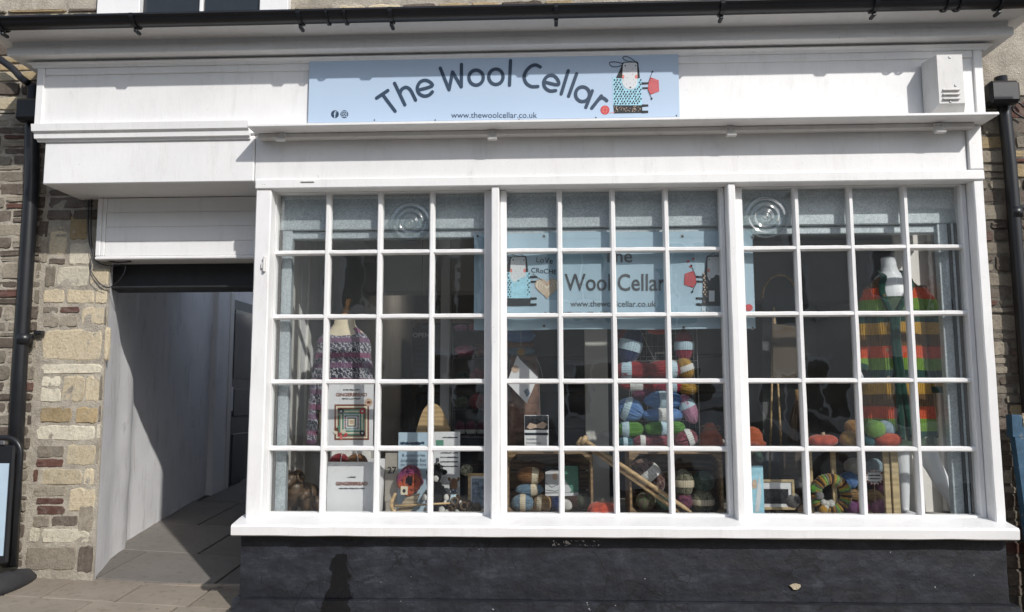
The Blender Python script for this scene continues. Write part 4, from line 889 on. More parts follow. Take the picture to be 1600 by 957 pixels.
# ------------------------------------------------------------------ pavement sign at the left, blue timber at the right
AY = .10; g0 = gpt(14, 905)
ab = thing('pavement_sign', 'black framed pavement sign with pale blue poster at the left edge', 'sign', (g0.x-.25, AY, gz(g0.x-.25, AY)))
xr_, zt3 = at(35, 715, AY).x, at(10, 681, AY).z; xl_ = xr_-.62; zb3 = at(8, 884, AY).z; rc = .09
path = [(xr_-.012, AY, zb3)]+[(xr_-.012-rc+rc*math.cos(a), AY, zt3-.012-rc+rc*math.sin(a)) for a in [math.pi/2*i/6 for i in range(7)]]+[(xl_+.012+rc-rc*math.sin(a), AY, zt3-.012-rc+rc*math.cos(a)) for a in [math.pi/2*i/6 for i in range(7)]]+[(xl_+.012, AY, zb3)]
MB().tube(path, .016, 10).build('frame', 'black_plastic', ab, True)
MB().cbox(xl_+.045, xr_-.045, AY-.012, AY+.012, zb3+.01, zt3-.055, .01).build('panel', 'black_plastic', ab)
MB().box(xl_+.085, at(10.5, 780, AY-.015).x, AY-.0165, AY-.0125, at(5, 868, AY).z, at(5, 724, AY).z).build('poster', 'paper_blue', ab)
for xx in (xl_+.12, xr_-.12): MB().cbox(xx-.018, xx+.018, AY-.02, AY+.02, zt3-.054, zt3-.029, .005).build('hinge', 'screw', ab)
zg_ = gz(xr_-.1, AY)
mb = MB(); fx = [(xr_-.035+.075*math.cos(a), AY+.17*math.sin(a)) for a in [2*math.pi*i/18 for i in range(18)]]
for xx in (xr_-.035, xl_+.035):
    mb = MB(); zz0 = gz(xx, AY-.1)-.01; mb.loft([((xx, AY, zz0), .075, .23), ((xx, AY, zz0+.04), .078, .23), ((xx, AY, zz0+.085), .062, .17), ((xx, AY, zz0+.10), .035, .09)], 24); mb.build('foot', 'rubber', ab, True)
bp0 = at(1572, 650, .14); bl = thing('timber_post', 'blue painted worn timber leaning at the right end of the plinth', 'timber', (bp0.x+.2, .14, -.2), None)
def plank(P0, P1, wd, th, name, mat):
    d = (P1-P0); n_ = d.length; d.normalize(); sx = Vector((1, 0, 0)); sx = (sx-d*sx.dot(d)).normalized(); sy = d.cross(sx)
    vs = [P0+d*(n_*e)+sx*(a*wd)+sy*(b*th) for e in (0, 1) for a, b in ((0, 0), (1, 0), (1, 1), (0, 1))]
    return MB().add(vs, [(0, 1, 2, 3), (7, 6, 5, 4), (0, 4, 5, 1), (1, 5, 6, 2), (2, 6, 7, 3), (3, 7, 4, 0)]).build(name, mat, bl)
tp = at(1584, 668, .10); bt = at(1612, 880, .06); bt.z = max(bt.z, -.2)
low = tp+(bt-tp)*1.7; low.z = gz(3, .1)
plank(low, tp, .075, .05, 'post', 'worn_blue'); hp_ = at(1583, 683, .095); ht = at(1581, 648, .10); plank(hp_, ht, .055, .06, 'cap', 'worn_blue')
plank(low+Vector((.08, .02, 0)), at(1597, 646, .13), .10, .05, 'post', 'weathered_wood')

# ================================================================== in the window: shutter, banner
rs = thing('roller_shutter', 'galvanised roller shutter rolled up behind the top panes', 'shutter', (.4, .12, 2.2))
zh0, zh1 = at(800, 357, .062).z, z_head_b+.028
MB().cbox(XL-.002, XR-.005, .062, .28, zh0, zh1, .006).build('housing', 'galvanised', rs)
zr0, zr1 = at(800, 371, .09).z, at(800, 359, .09).z
MB().cbox(XL+.03, XR-.07, .085, .15, zr0, zr1, .004).build('bottom_bar', 'galvanised', rs)
ga, gb = at(438.5, 500, .085).x, at(455, 500, .085).x
MB().cbox(XL+.012, XL+.072, .066, .115, ZF+.001, zh0-.001, .003).build('guide', 'galvanised', rs); MB().box(XL-.003, XL+.0115, .045, .118, ZF+.001, zh0-.001).build('guide_gap_strip', 'rubber', rs)  # black strip put in for the shaded gap beside the guide
MB().cbox(XR-.115, XR-.058, .066, .115, ZF+.001, zh0-.001, .003).build('guide', 'galvanised', rs); MB().box(XR-.0575, XR+.0, .050, .118, ZF+.001, zh0-.001).build('guide_gap_strip', 'rubber', rs)
MB().cbox(XR-.048, XR-.036, .043, .0495, ZF+.001, zh0-.001, .002).build('guide_gap_strip', 'galvanised', rs)
BNY = .057
bend = lambda x: .0035*math.sin(x*9)+.002*math.sin(x*23+1)
b00, b11 = at(741, 363, BNY), at(1181, 514.5, BNY); bzt, bzb = at(960, 363, BNY).z, at(960, 515, BNY).z
bn = thing('banner', 'pale blue vinyl banner reading The Wool Cellar across the middle window', 'banner', ((b00.x+b11.x)/2, BNY, bzb))
nx, nz = 60, 8; vs = []
for j in range(nz+1):
    for i in range(nx+1):
        x = b00.x+(b11.x-b00.x)*i/nx; z = bzb+(bzt-bzb)*j/nz+.002*math.sin(x*7); vs.append((x, BNY-bend(x), z))
W = nx+1; n0 = len(vs); vs += [(x, y+.0012, z) for x, y, z in vs]
fs = [(j*W+i, j*W+i+1, (j+1)*W+i+1, (j+1)*W+i) for j in range(nz) for i in range(nx)]; fs += [tuple(n0+k for k in f[::-1]) for f in fs]
MB().add(vs, fs).build('sheet', 'banner_vinyl', bn, True)
for y0, y1 in ((363.5, 373), (505, 514.5)):
    q = MB(); z0, z1 = at(960, y1, BNY).z, at(960, y0, BNY).z
    vs = []
    for i in range(nx+1):
        x = b00.x+(b11.x-b00.x)*i/nx; vs += [(x, BNY-bend(x)-.0012, z0), (x, BNY-bend(x)-.0012, z1)]
    q.add(vs, [(2*i, 2*i+2, 2*i+3, 2*i+1) for i in range(nx)]).build('hem', 'banner_vinyl', bn, True)
for px, py in ((746, 369), (850, 369.5), (1066, 369.5), (1176, 371), (850, 509.5), (1068, 512), (1176, 513)):
    p = at(px, py, BNY-.0035); y = BNY-bend(p.x)-.002; N = 12
    mb = MB(); ro, ri = .0095, .005
    vs = [(p.x+r_*math.cos(2*math.pi*k/N), y-d_, p.z+r_*math.sin(2*math.pi*k/N)) for r_, d_ in ((ro, 0), (.0075, .002), (ri, 0)) for k in range(N)]
    mb.add(vs, [(a*N+k, a*N+(k+1) % N, (a+1)*N+(k+1) % N, (a+1)*N+k) for a in (0, 1) for k in range(N)]).build('eyelet', 'screw', bn, True)
    MB().prism(ell(p.x, p.z, ri, ri, 8), y-.0005, y+.0005).build('eyelet_hole', 'dark_void', bn)
TY = BNY-.0025
text('The', 'grey_ink', bn, 965, 400, 46, TY, bend=bend, bold=.012); text('Wool Cellar', 'grey_ink', bn, 961, 441.5, 158, TY, bend=bend, hpx=27, bold=.012); text('www.thewoolcellar.co.uk', 'grey_ink', bn, 958, 475, 134, TY, bend=bend, bold=.006); print_line('grey_ink', bn, 910, 490.5, 118, TY, 6, bend)
Ab = Art(bn, TY, bend)
ink = [[(838, 400), (838, 412), (844, 411)], [(849, 402), (852, 410), (856, 403), (849, 402)], [(846, 407), (851, 411), (848, 413)]]
def scrawl(word, x, y, wd, rot): text(word, 'black_print', bn, x, y, wd, TY, 'lettering', bend=bend, rot=R(rot))
scrawl('LoVe', 851, 407, 26, -6); scrawl('CRoCHET', 853, 424, 46, -5)
emblem(bn, TY, lambda x, y: (760+(x-930)*1.02-8+2, 384+(y-80)*.97), bend, heart=True)
emblem(bn, TY, lambda x, y: (1175-(x-930)*1.06, 384+(y-80)*.97), bend, body='black_print', spots='tan_print')
text('I', 'pale_print', bn, 1112, 463, 9, TY-.004, bend=bend, hpx=17); text('KNITT', 'pale_print', bn, 1114, 484, 34, TY-.004, bend=bend)
for hx, hy in ((1083, 405), (1079, 417), (1084, 428), (1075, 409)): Ab.poly('small_heart', 'red_print', [[(hx, hy+2.4), (hx-2.2, hy-.4), (hx-1.2, hy-2), (hx, hy-1), (hx+1.2, hy-2), (hx+2.2, hy-.4)]], 1)
Ab.poly('wool_ball', 'red_print', [ell(1170, 481, 6.5, 5.5, 14)], 1)

# ------------------------------------------------------------------ goods helpers
def gx(px, Y, z=ZF+.1):
    py = 611; p = at(px, py, Y)
    for _ in range(5):
        py += (p.z-z)/px2m(Y)*.99; p = at(px, py, Y)
    return p.x
def yarn_unit(kind, seed):
    r = random.Random(seed); mb = MB(); el = .56 if kind == 'skein' else .92
    loops = 30 if kind == 'skein' else 54; S_ = 26
    for k in range(loops):
        if kind == 'skein':
            ph = 2*math.pi*k/loops*1.0+r.uniform(-.05, .05); tl = r.uniform(-.32, .32)
            e1 = Vector((math.cos(tl), math.sin(tl)*math.cos(ph), math.sin(tl)*math.sin(ph))); e2 = Vector((0, -math.sin(ph+1.1), math.cos(ph+1.1))); e2 = (e2-e1*e2.dot(e1)).normalized(); off = r.uniform(-.12, .12)
        else:
            g = k//9; ax = Vector((math.sin(g*2.1), math.cos(g*1.3), math.sin(g*3.7+1))).normalized(); e1 = ax.orthogonal().normalized(); e2 = ax.cross(e1); off = (k % 9-4)/4*.55
        nn = e1.cross(e2).normalized(); rad = math.sqrt(max(0, 1-off*off))*r.uniform(.965, 1.02)
        P = []
        for i in range(S_):
            a = 2*math.pi*i/S_; p = (e1*math.cos(a)+e2*math.sin(a))*rad+nn*off; P.append((p.x, p.y*el, p.z*el))
        mb.tube(P, .072 if kind == 'skein' else .066, 5, closed=True)
    mb.ball((0, 0, 0), .87, .87*el, .87*el, 18, 12)
    mb.v = [tuple(c_*(1+.07*noise.noise((x*1.7+seed*9, y*1.9, z*1.9))+.025*noise.noise((x*6, y*6+seed, z*6))) for c_ in (x, y, z)) for x, y, z in mb.v]
    me = bpy.data.meshes.new('yarn_'+kind); me.from_pydata(mb.v, [], mb.f); me.update(); me.polygons.foreach_set('use_smooth', [True]*len(me.polygons)); me.materials.append(M['yarn_red']); return me
YU = {k: [yarn_unit(k, s) for s in (1, 2)] for k in ('skein', 'ball')}
def sleeve(a, b, el=.56):
    N = 28; xs = [a+(b-a)*i/6 for i in range(7)]; vs = []
    for x in xs:
        rr = el*math.sqrt(max(.05, 1-x*x))*1.15+.02
        vs += [(x, rr*math.cos(2*math.pi*k/N), rr*math.sin(2*math.pi*k/N)) for k in range(N)]
    me = bpy.data.meshes.new('paper_label'); me.from_pydata(vs, [], [(i*N+k, i*N+(k+1) % N, (i+1)*N+(k+1) % N, (i+1)*N+k) for i in range(6) for k in range(N)]); me.update(); me.polygons.foreach_set('use_smooth', [True]*len(me.polygons)); me.materials.append(M['paper']); return me
# printed paper bands: lines of small print
def printed(name, base, inkc):
    t = NT(name); t.set(Roughness=.7); sx = t.n('SeparateXYZ'); t.l(t.co(), sx.inputs[0])
    ln = t.math('GREATER_THAN', t.math('FRACT', t.math('MULTIPLY', sx.outputs[2], 7.0)), .6); ch = t.math('GREATER_THAN', t.noise(26, 2, .5, t.co(scale=(1.2, .3, .2))), .52)
    inn = t.math('LESS_THAN', t.math('ABSOLUTE', t.math('SUBTRACT', sx.outputs[2], .05)), .26)
    t.color(t.mix(t.math('MULTIPLY', t.math('MULTIPLY', ln, ch), t.math('MULTIPLY', inn, .75)), base, inkc)); M[name] = t.m
printed('band_kraft', (.52, .45, .33), (.05, .04, .03)); printed('band_blue', (.42, .55, .62), (.05, .09, .16)); printed('band_white', (.60, .60, .58), (.08, .09, .12))
SL = {'mid': sleeve(-.27, .27), 'right': sleeve(.10, .62), 'left': sleeve(-.66, -.14)}
YN = [0]
def skein(px, py, wd, ht, Y, colr, lab, band=None, where='mid', ang=0, kind='skein', group='balls of yarn in the window', roll=None, turn=0):
    """yarn centred on photograph pixel, wd x ht pixels before turning by ang degrees"""
    YN[0] += 1; m = px2m(Y); c = at(px, py, Y); el = .56 if kind == 'skein' else .92
    sx = wd*m/2/1.03; sr = ht*m/2/el/1.06
    o = inst('yarn_'+kind, YU[kind][YN[0] % 2], 'yarn_'+colr, None, c, (rnd.uniform(0, 6.28) if roll is None else roll, R(ang), R(turn)), (sx, sr, sr)); o.rotation_mode = 'XYZ'
    tag(o, lab, 'yarn', group)
    if band:
        l = bpy.data.objects.new('paper_label', SL[where]); col.objects.link(l); l.parent = o; l.rotation_euler = (-o.rotation_euler.x, 0, 0)
        l.material_slots[0].link = 'OBJECT'; l.material_slots[0].material = M[band]
    return o
def ballpx(px, py, d, Y, colr, lab, **k): return skein(px, py, d, d*k.pop('ratio', .94), Y, colr, lab, kind='ball', **k)
def card(name, lab, cat, x0, y0, x1, y1, Y, mat='paper', th=.004, lean=0, group=None):
    """upright card given by photograph pixels; returns it"""
    p, q = at(x0, y1, Y), at(x1, y0, Y); o = thing(name, lab, cat, ((p.x+q.x)/2, Y, p.z), group)
    MB().cbox(p.x, q.x, Y, Y+th, p.z, q.z, .0008).build('card', mat, o); return o
def stand(name, lab, px0, px1, py_top, Y, depth=.1, mat='display_board', cat='stand'):
    x0, x1 = gx(px0, Y), gx(px1, Y); z1 = at((px0+px1)/2, py_top, Y).z
    o = MB().cbox(x0, x1, Y, Y+depth, ZF+.001, z1, .004).build(name, mat); return tag(o, lab, cat)

# ------------------------------------------------------------------ left window
# tailor's dummy
DY = .36; m = px2m(DY); dcx = at(537, 560, DY).x; Z = lambda py, Y=DY: at(535, py, Y).z
df = thing('dress_form', 'cream linen dress form with turned wooden neck knob in the left window', 'dress form', (dcx, DY, ZF))
mb = MB(); mb.loft([((dcx, DY, Z(690)), 34*m, 28*m), ((dcx, DY, Z(650)), 37*m, 28*m), ((dcx, DY, Z(600)), 31*m, 24*m), ((dcx, DY, Z(560)), 37*m, 27*m), ((dcx, DY, Z(532)), 39*m, 24*m), ((dcx, DY, Z(520)), 31*m, 19*m), ((dcx, DY, Z(513)), 21*m, 15*m), ((dcx, DY+.003, Z(507)), 17*m, 13*m), ((dcx, DY+.005, Z(499)), 15.5*m, 12.5*m), ((dcx, DY+.005, Z(498)), 14*m, 11*m)], 28)
mb.build('torso', 'form_linen', df, True)
kx = dcx+2*m; MB().loft([((kx, DY, Z(498.5)), 12*m, 10*m), ((kx, DY, Z(493)), 9*m, 9*m), ((kx, DY, Z(488)), 4*m, 4*m), ((kx+1*m, DY, Z(484)), 6*m, 6*m), ((kx+2*m, DY, Z(480)), 3*m, 3*m), ((kx+4*m, DY, Z(470)), 4.6*m, 4.6*m), ((kx+4.4*m, DY, Z(467)), 3.6*m, 3.6*m)], 16).build('neck_knob', 'turned_wood', df, True)
MB().tube([(dcx, DY, ZF+.02), (dcx, DY, Z(688))], .014, 10).build('pole', 'turned_wood', df, True)
MB().loft([((dcx, DY, ZF+.001), .11, .11), ((dcx, DY, ZF+.02), .10, .10), ((dcx, DY, ZF+.03), .03, .03)], 20).build('base', 'turned_wood', df, True)
wob = lambda i, a: 1+.035*math.sin(5*a+i*.7)+.02*math.sin(9*a-i)
mb = MB(); body = [((dcx-2*m, DY, Z(640)), 40*m, 32*m), ((dcx-2*m, DY, Z(600)), 41*m, 30*m), ((dcx-1*m, DY, Z(570)), 42*m, 30*m), ((dcx, DY, Z(545)), 43*m, 29*m), ((dcx, DY, Z(532)), 40*m, 26.5*m), ((dcx, DY, Z(523)), 34*m, 23*m), ((dcx, DY, Z(516)), 26*m, 19*m), ((dcx, DY, Z(511)), 20*m, 16*m)]
mb.loft(body, 36, False, wob)
mb.v = [(x, y-(.006 if k >= 36*6 and y < DY else 0), z-([.012, .040, .058][min(k//36-5, 2)]*max(0, (DY-y)/.075)**2 if k >= 36*5 else 0)) for k, (x, y, z) in enumerate(mb.v)]
sl_l = smooth_line([tuple(at(x, y, DY-.02)) for x, y in ((514, 538), (503, 562), (496, 600), (491, 640), (486, 694))], 5)
mb.tube(sl_l, [ (13-5*i/len(sl_l)+.8*math.sin(i*1.9))*m for i in range(len(sl_l))], 14)
sl_r = smooth_line([tuple(at(x, y, DY-.0)) for x, y in ((560, 538), (570, 562), (574, 600), (577, 640))], 5)
mb.tube(sl_r, [(12-4*i/len(sl_r)+.8*math.sin(i*2.1))*m for i in range(len(sl_r))], 14)
sw = mb.build('sweater', 'fairisle_knit', None, True, loc=(dcx, DY, Z(640))); tag(sw, 'purple and white patterned knitted sweater on the dress form', 'sweater')
# gingerbread poster on a block, and paper bag
stand('display_block', 'plain block behind the white paper bag holding up the poster', 516, 578, 697, .235, .08, 'cream_panel', 'block')
po = card('pattern_poster', 'white poster with a picture of a square crochet blanket below GINGERBREAD', 'poster', 509, 600, 584, 697, .225, 'paper')
text('GINGERBREAD', 'brown_ink', po, 549, 617, 49, .2235, bold=.03); print_line('grey_ink', po, 549, 609.5, 26, .2235); print_line('grey_ink', po, 549, 623.5, 30, .2235)
A = Art(po, .2235); bxp = lambda h, cx=549.5, cy=660: [(cx-h, cy-h*1.03), (cx+h, cy-h*1.03), (cx+h, cy+h*1.03), (cx-h, cy+h*1.03)]
for i, (h, mt) in enumerate(((27, 'brown_ink'), (24.5, 'cream_print'), (22, 'brown_ink'), (20, 'green_print'), (17.5, 'cream_print'), (15, 'green_print'), (12.5, 'pale_print'), (6.5, 'black_print'), (5.3, 'cream_print'), (3, 'tan_print'))): A.poly('blanket_round', mt, [bxp(h)], i)
for sx in (-1, 1):
    for k in range(7): A.poly('stitch', 'red_print' if k % 2 else 'black_print', [bxp(1.0, 549.5+sx*10, 651+k*3)], 8); A.poly('stitch', 'green_print', [bxp(1.0, 541+k*3, 660+sx*10.3)], 8)
for (x, y, mt) in ((533, 643, 'black_print'), (566, 643, 'red_print'), (566, 677, 'black_print')): A.poly('flower', mt, [ell(x, y, 4.5, 4.5, 10)], 9); A.poly('flower_eye', 'pale_print', [ell(x, y, 1.8, 1.8, 8)], 10)
for i, (x, y, mt) in enumerate(((524, 676, 'cream_print'), (529, 669, 'green_print'), (531, 679, 'red_print'), (537, 674, 'cream_print'), (533, 684, 'coral_print'), (540, 680, 'red_print'), (526, 671, 'brown_ink'))): A.poly('swatch', mt, [ell(x, y, 4, 2.6, 6, .6+i)], 10)
A.poly('badge', 'tan_print', [ell(576, 629, 6.2, 6.2, 16)], 3); A.poly('badge_mark', 'brown_ink', [ell(576, 629, 3.2, 2.2, 8)], 4)
BGY = .10; p, q = at(510, 802, BGY), at(583, 722, BGY); bg = thing('paper_bag', 'white paper carrier bag printed GINGERBREAD with string handles', 'bag', ((p.x+q.x)/2, BGY+.05, ZF))
x0, x1, z0, z1 = p.x, q.x, ZF+.001, q.z; d_ = .11
vs = [(x0, BGY, z0), (x1, BGY, z0), (x1+.035, BGY+d_, z0), (x0, BGY+d_, z0), (x0+.002, BGY-.004, z1), (x1+.003, BGY-.004, z1), (x1+.05, BGY+d_, z1+.01), (x0+.02, BGY+d_, z1+.012), (x1+.028, BGY+d_/2-.01, z0), (x1+.02, BGY+d_/2, z1+.004)]
MB().add(vs, [(0, 1, 5, 4), (1, 8, 9, 5), (8, 2, 6, 9), (2, 3, 7, 6), (3, 0, 4, 7), (3, 2, 8, 1, 0)]).build('sack', 'paper', bg)
for dy in (-.002, d_-.006): MB().tube(smooth_line([(x0+.075, BGY+dy, z1-.02), (x0+.085, BGY+dy+.005, z1+.05), (x0+.125, BGY+dy+.01, z1+.085), (x0+.168, BGY+dy+.005, z1+.05), (x0+.18, BGY+dy, z1-.02)], 5), .0022, 6).build('handle', 'paper', bg, True)
text('GINGERBREAD', 'brown_ink', bg, 549.5, 756, 50, BGY-.006, bold=.03); print_line('grey_ink', bg, 549, 746, 13, BGY-.0065); print_line('grey_ink', bg, 549.5, 763.5, 40, BGY-.006)
for i, (px, cc) in enumerate(((530, 'red'), (558, 'brown'))): ballpx(px, 724, 32, BGY+.055, cc, ('dark red' if i == 0 else 'brown')+' yarn ball showing above the rim of the paper bag', group='yarn in the paper bag')
# carved wooden sheep
def ram(px0, px1, py_top, Y, lab, face=-1):
    m = px2m(Y); w_ = (px1-px0)*m; cx = gx((px0+px1)/2, Y); h = at(px0, py_top, Y).z-ZF
    mb = MB(); mb.ball((cx+.10*w_, Y+.02, ZF+h*.40), w_*.40, w_*.34, h*.30); mb.ball((cx-.13*w_, Y-.02, ZF+h*.50), w_*.30, w_*.30, h*.36)
    mb.ball((cx-.18*w_, Y-.055, ZF+h*.80), w_*.20, w_*.25, h*.17); mb.ball((cx-.2*w_, Y-.09, ZF+h*.72), w_*.12, w_*.14, h*.11)
    for sx in (-1, 1):
        P = [(cx-.18*w_+sx*w_*(.13+.10*math.sin(a*.5)+.03*a/6), Y-.05+.04*math.sin(a)*w_/.1*.5, ZF+h*.84+h*.11*math.cos(a)) for a in [i*.55 for i in range(11)]]
        mb.tube(P, [w_*.085*(1-i/16) for i in range(11)], 8)
        for yy in (-.03, .05): mb.tube([(cx-.05*w_+sx*w_*.17, Y+yy, ZF+h*.32), (cx-.05*w_+sx*w_*.18, Y+yy, ZF+.004)], [w_*.10, w_*.075], 8)
    o = fused(mb, 'carved_sheep', 'carved_wood', None, .0045, (cx, Y, ZF)); return tag(o, lab, 'figurine', 'carved wooden sheep')
ram(440, 500, 733, .25, 'larger carved brown wooden sheep with curled horns beside the left shutter guide'); ram(472, 502, 762, .16, 'smaller carved wooden sheep in front of the larger one')
# things on the board of the left window
cal = card('number_card', 'grey card with the number 27 behind the orange yarn hank', 'card', 601, 708, 624, 784, .20, 'display_board'); text('27', 'black_print', cal, 612.5, 735, 14.5, .1985, bold=.02)
stand('display_block', 'small block under the grey number card', 602, 622, 784, .202, .05, 'display_board', 'block')
nb = card('poster', 'pale blue notice about accessories for hire beside the bag', 'notice', 621, 676, 672, 802, .19, 'paper_blue')
for i, (w_, tx) in enumerate(((36, '& accessories'), (40, 'available for'), (40, 'on weekly hire'))): text(tx, 'navy_ink', nb, 646, (711.5, 719.5, 727)[i], w_, .1885)
print_line('navy_ink', nb, 644, 693, 38, .1885, 5)
qc = card('leaflet', 'white printed leaflet behind the black and white toy', 'leaflet', 676, 675, 719, 776, .23, 'paper')
print_line('grey_ink', qc, 703, 684, 24, .2285); A = Art(qc, .2285); A.poly('photo', 'green_print', [[(681, 688), (693, 688), (693, 697), (681, 697)]], 0)
A.poly('printed_panel', 'grey_ink', [[(681, 716), (686, 716), (686, 728), (681, 728)]], 0)
for k in range(4): print_line('grey_ink', qc, 702, 708+k*7, 28, .2285)
# wooden hanger-like swift board
mb = MB(); yY = .34
pts = smooth_line([(644, 700), (652, 668), (659, 646), (666, 635), (674, 631), (683, 633), (691, 642), (700, 662), (707, 685), (711, 700)], 3)
mb.prism([(at(x, y, yY).x, at(x, y, yY).z) for x, y in pts][::-1], yY, yY+.018)
o = mb.build('wooden_board', 'pale_wood', None, loc=tuple(at(678, 700, yY))); tag(o, 'pale wooden arched board standing behind the blue notice', 'board')
x0, x1 = gx(650, yY), gx(706, yY)
stand('display_block', 'dark block carrying the arched wooden board', 648, 708, 700.5, yY-.005, .06, 'dark_wood', 'block')
# hank of orange and purple yarn
hk = MB(); hc = at(640, 751, .15); m = px2m(.15)
for k in range(26):
    a0 = rnd.uniform(0, 6); r1, r2 = rnd.uniform(9, 19)*m, rnd.uniform(10, 21)*m; P = []
    for i in range(26):
        a = 2*math.pi*i/26; P.append((hc.x+r1*math.cos(a)+2*m*math.sin(3*a+a0), hc.y+.028*math.sin(2*a+a0)+rnd.uniform(-.001, .001), hc.z+r2*math.sin(a)+1.5*m*math.sin(2*a+a0)))
    hk.tube(P, 2.1*m, 5, closed=True)
ho = hk.build('yarn_hank', 'yarn_sunset', None, True, loc=(hc.x, .15, hc.z)); tag(ho, 'twisted hank of orange and purple yarn leaning on the blue notice', 'yarn')
p = at(632, 766, .12); tg = MB().cbox(p.x-5.5*m, p.x+5.5*m, .108, .111, p.z-7*m, p.z+6*m, .001).build('paper_tag', 'kraft_label', ho); MB().ball((p.x, .1075, p.z-1*m), 2.6*m, .0008, 3*m, 10, 5).build('tag_print', 'black_print', tg)
# black and white toy and small bear
def toy(px, py_top, wd, Y, lab, black=True):
    m = px2m(Y); cx = gx(px, Y); h = at(px, py_top, Y).z-ZF-.012; z0 = ZF+.012; body = MB(); w_ = wd*m
    body.ball((cx, Y, z0+h*.36), w_*.30, w_*.27, h*.30); body.ball((cx, Y-.01, z0+h*.78), w_*.24, w_*.23, h*.21)
    for sx in (-1, 1):
        body.tube([(cx+sx*w_*.2, Y-.01, z0+h*.52), (cx+sx*w_*.40, Y-.035, z0+h*.36)], [w_*.11, w_*.09], 8); body.tube([(cx+sx*w_*.14, Y-.02, z0+h*.13), (cx+sx*w_*.28, Y-.075, z0+h*.10)], [w_*.13, w_*.12], 8)
        body.ball((cx+sx*w_*.26, Y, z0+h*(.80 if black else .95)), w_*(.17 if black else .09), w_*.06, h*.06)
    o = fused(body, 'soft_toy', 'black_plush' if black else 'brown_plush', None, .004, (cx, Y, ZF)); tag(o, lab, 'soft toy')
    for sx in (-1, 1):
        MB().ball((cx+sx*w_*.42, Y-.045, z0+h*.33), w_*.10, w_*.09, h*.07, 12, 8).build('paw', 'yarn_white', o, True); MB().ball((cx+sx*w_*.29, Y-.09, z0+h*.10), w_*.13, w_*.05, h*.085, 12, 8).build('paw', 'yarn_white', o, True)
        MB().ball((cx+sx*w_*.09, Y-w_*.24, z0+h*.83), .003, .003, .003, 8, 6).build('eye', 'black_print', o, True)
    MB().ball((cx, Y-w_*.20, z0+h*.71), w_*.13, w_*.10, h*.09, 12, 8).build('muzzle', 'yarn_white', o, True)
    if black:
        for k in range(26):
            a, b = rnd.uniform(0, 6.28), rnd.uniform(.2, 1.3); MB().ball((cx+w_*.24*math.cos(a)*math.cos(b), Y-.01+w_*.23*math.sin(a)*math.cos(b), z0+h*.80+h*.19*math.sin(b)), .007, .007, .006, 8, 5).build('curl', 'yarn_white' if k % 2 else 'black_plush', o, True)
    else:
        MB().loft([((cx, Y, z0+h*.24), w_*.32, w_*.30), ((cx, Y, z0+h*.38), w_*.335, w_*.31), ((cx, Y, z0+h*.55), w_*.25, w_*.23)], 18).build('jumper', 'label_blue', o, True); print_line('navy_ink', o, px, py_top+20, 12, Y-w_*.33, 2); print_line('navy_ink', o, px, py_top+24, 9, Y-w_*.33, 2)
    return o
toy(682, 722, 40, .17, 'black soft toy with white curls and paws'); toy(709, 746, 28, .16, 'small brown teddy bear in a pale blue jumper', False)
# wooden winding bow and spools
wb = MB(); pts = smooth_line([tuple(at(x, y, .09)) for x, y in ((618, 771), (612, 785), (613, 796), (619, 801))], 5); wb.tube(pts, [.008+.004*math.sin(math.pi*i/(len(pts)-1)) for i in range(len(pts))], 8)
wbo = thing('lucet_bow', 'pale wooden bow with a long rod lying along the front of the left window', 'wooden tool', tuple(at(650, 800, .09)))
wb.build('bow', 'pale_wood', wbo, True); MB().tube([tuple(at(617, 791, .09)), tuple(at(705, 786.5, .11))], .0062, 8).build('rod', 'pale_wood', wbo, True)
MB().prism([(at(x, y, .12).x, at(x, y, .12).z) for x, y in ((619, 801), (633, 779), (656, 771), (650, 790), (640, 801))][::-1], .12, .13).build('paddle', 'weathered_wood', wbo)
for i, (px, py, r_) in enumerate(((711, 784, 7), (722, 791, 8), (733, 789, 6.5), (744, 794, 7), (706, 795, 6))):
    m = px2m(.12); c = at(px, py, .12); rr = r_*m; ax = Vector((math.sin(i*1.3), -1.2, .3*math.cos(i))).normalized(); mb = MB()
    rings = [(-1, .55), (-1, 1), (-.7, 1), (-.55, .6), (.55, .6), (.7, 1), (1, 1), (1, .55), (-1, .55)]; e1 = ax.orthogonal().normalized(); e2 = ax.cross(e1); N = 14; vs = []
    for t_, q_ in rings: vs += [c+ax*(t_*rr*.8)+(e1*math.cos(2*math.pi*k/N)+e2*math.sin(2*math.pi*k/N))*rr*q_*.95 for k in range(N)]
    vs2 = [(v.x, v.y, max(v.z, ZF+.002)) for v in vs]
    o = mb.add(vs2, [(a*N+k, a*N+(k+1) % N, (a+1)*N+(k+1) % N, (a+1)*N+k) for a in range(len(rings)-1) for k in range(N)]).build('wooden_spool', 'carved_wood', None, True, loc=tuple(c))
    tag(o, ('brown wooden spool nearest the rod end', 'largest brown wooden spool lying among the spools', 'brown wooden spool standing behind the largest one', 'rightmost brown wooden spool in the left window', 'lowest brown wooden spool under the rod')[i], 'spool', 'wooden spools')
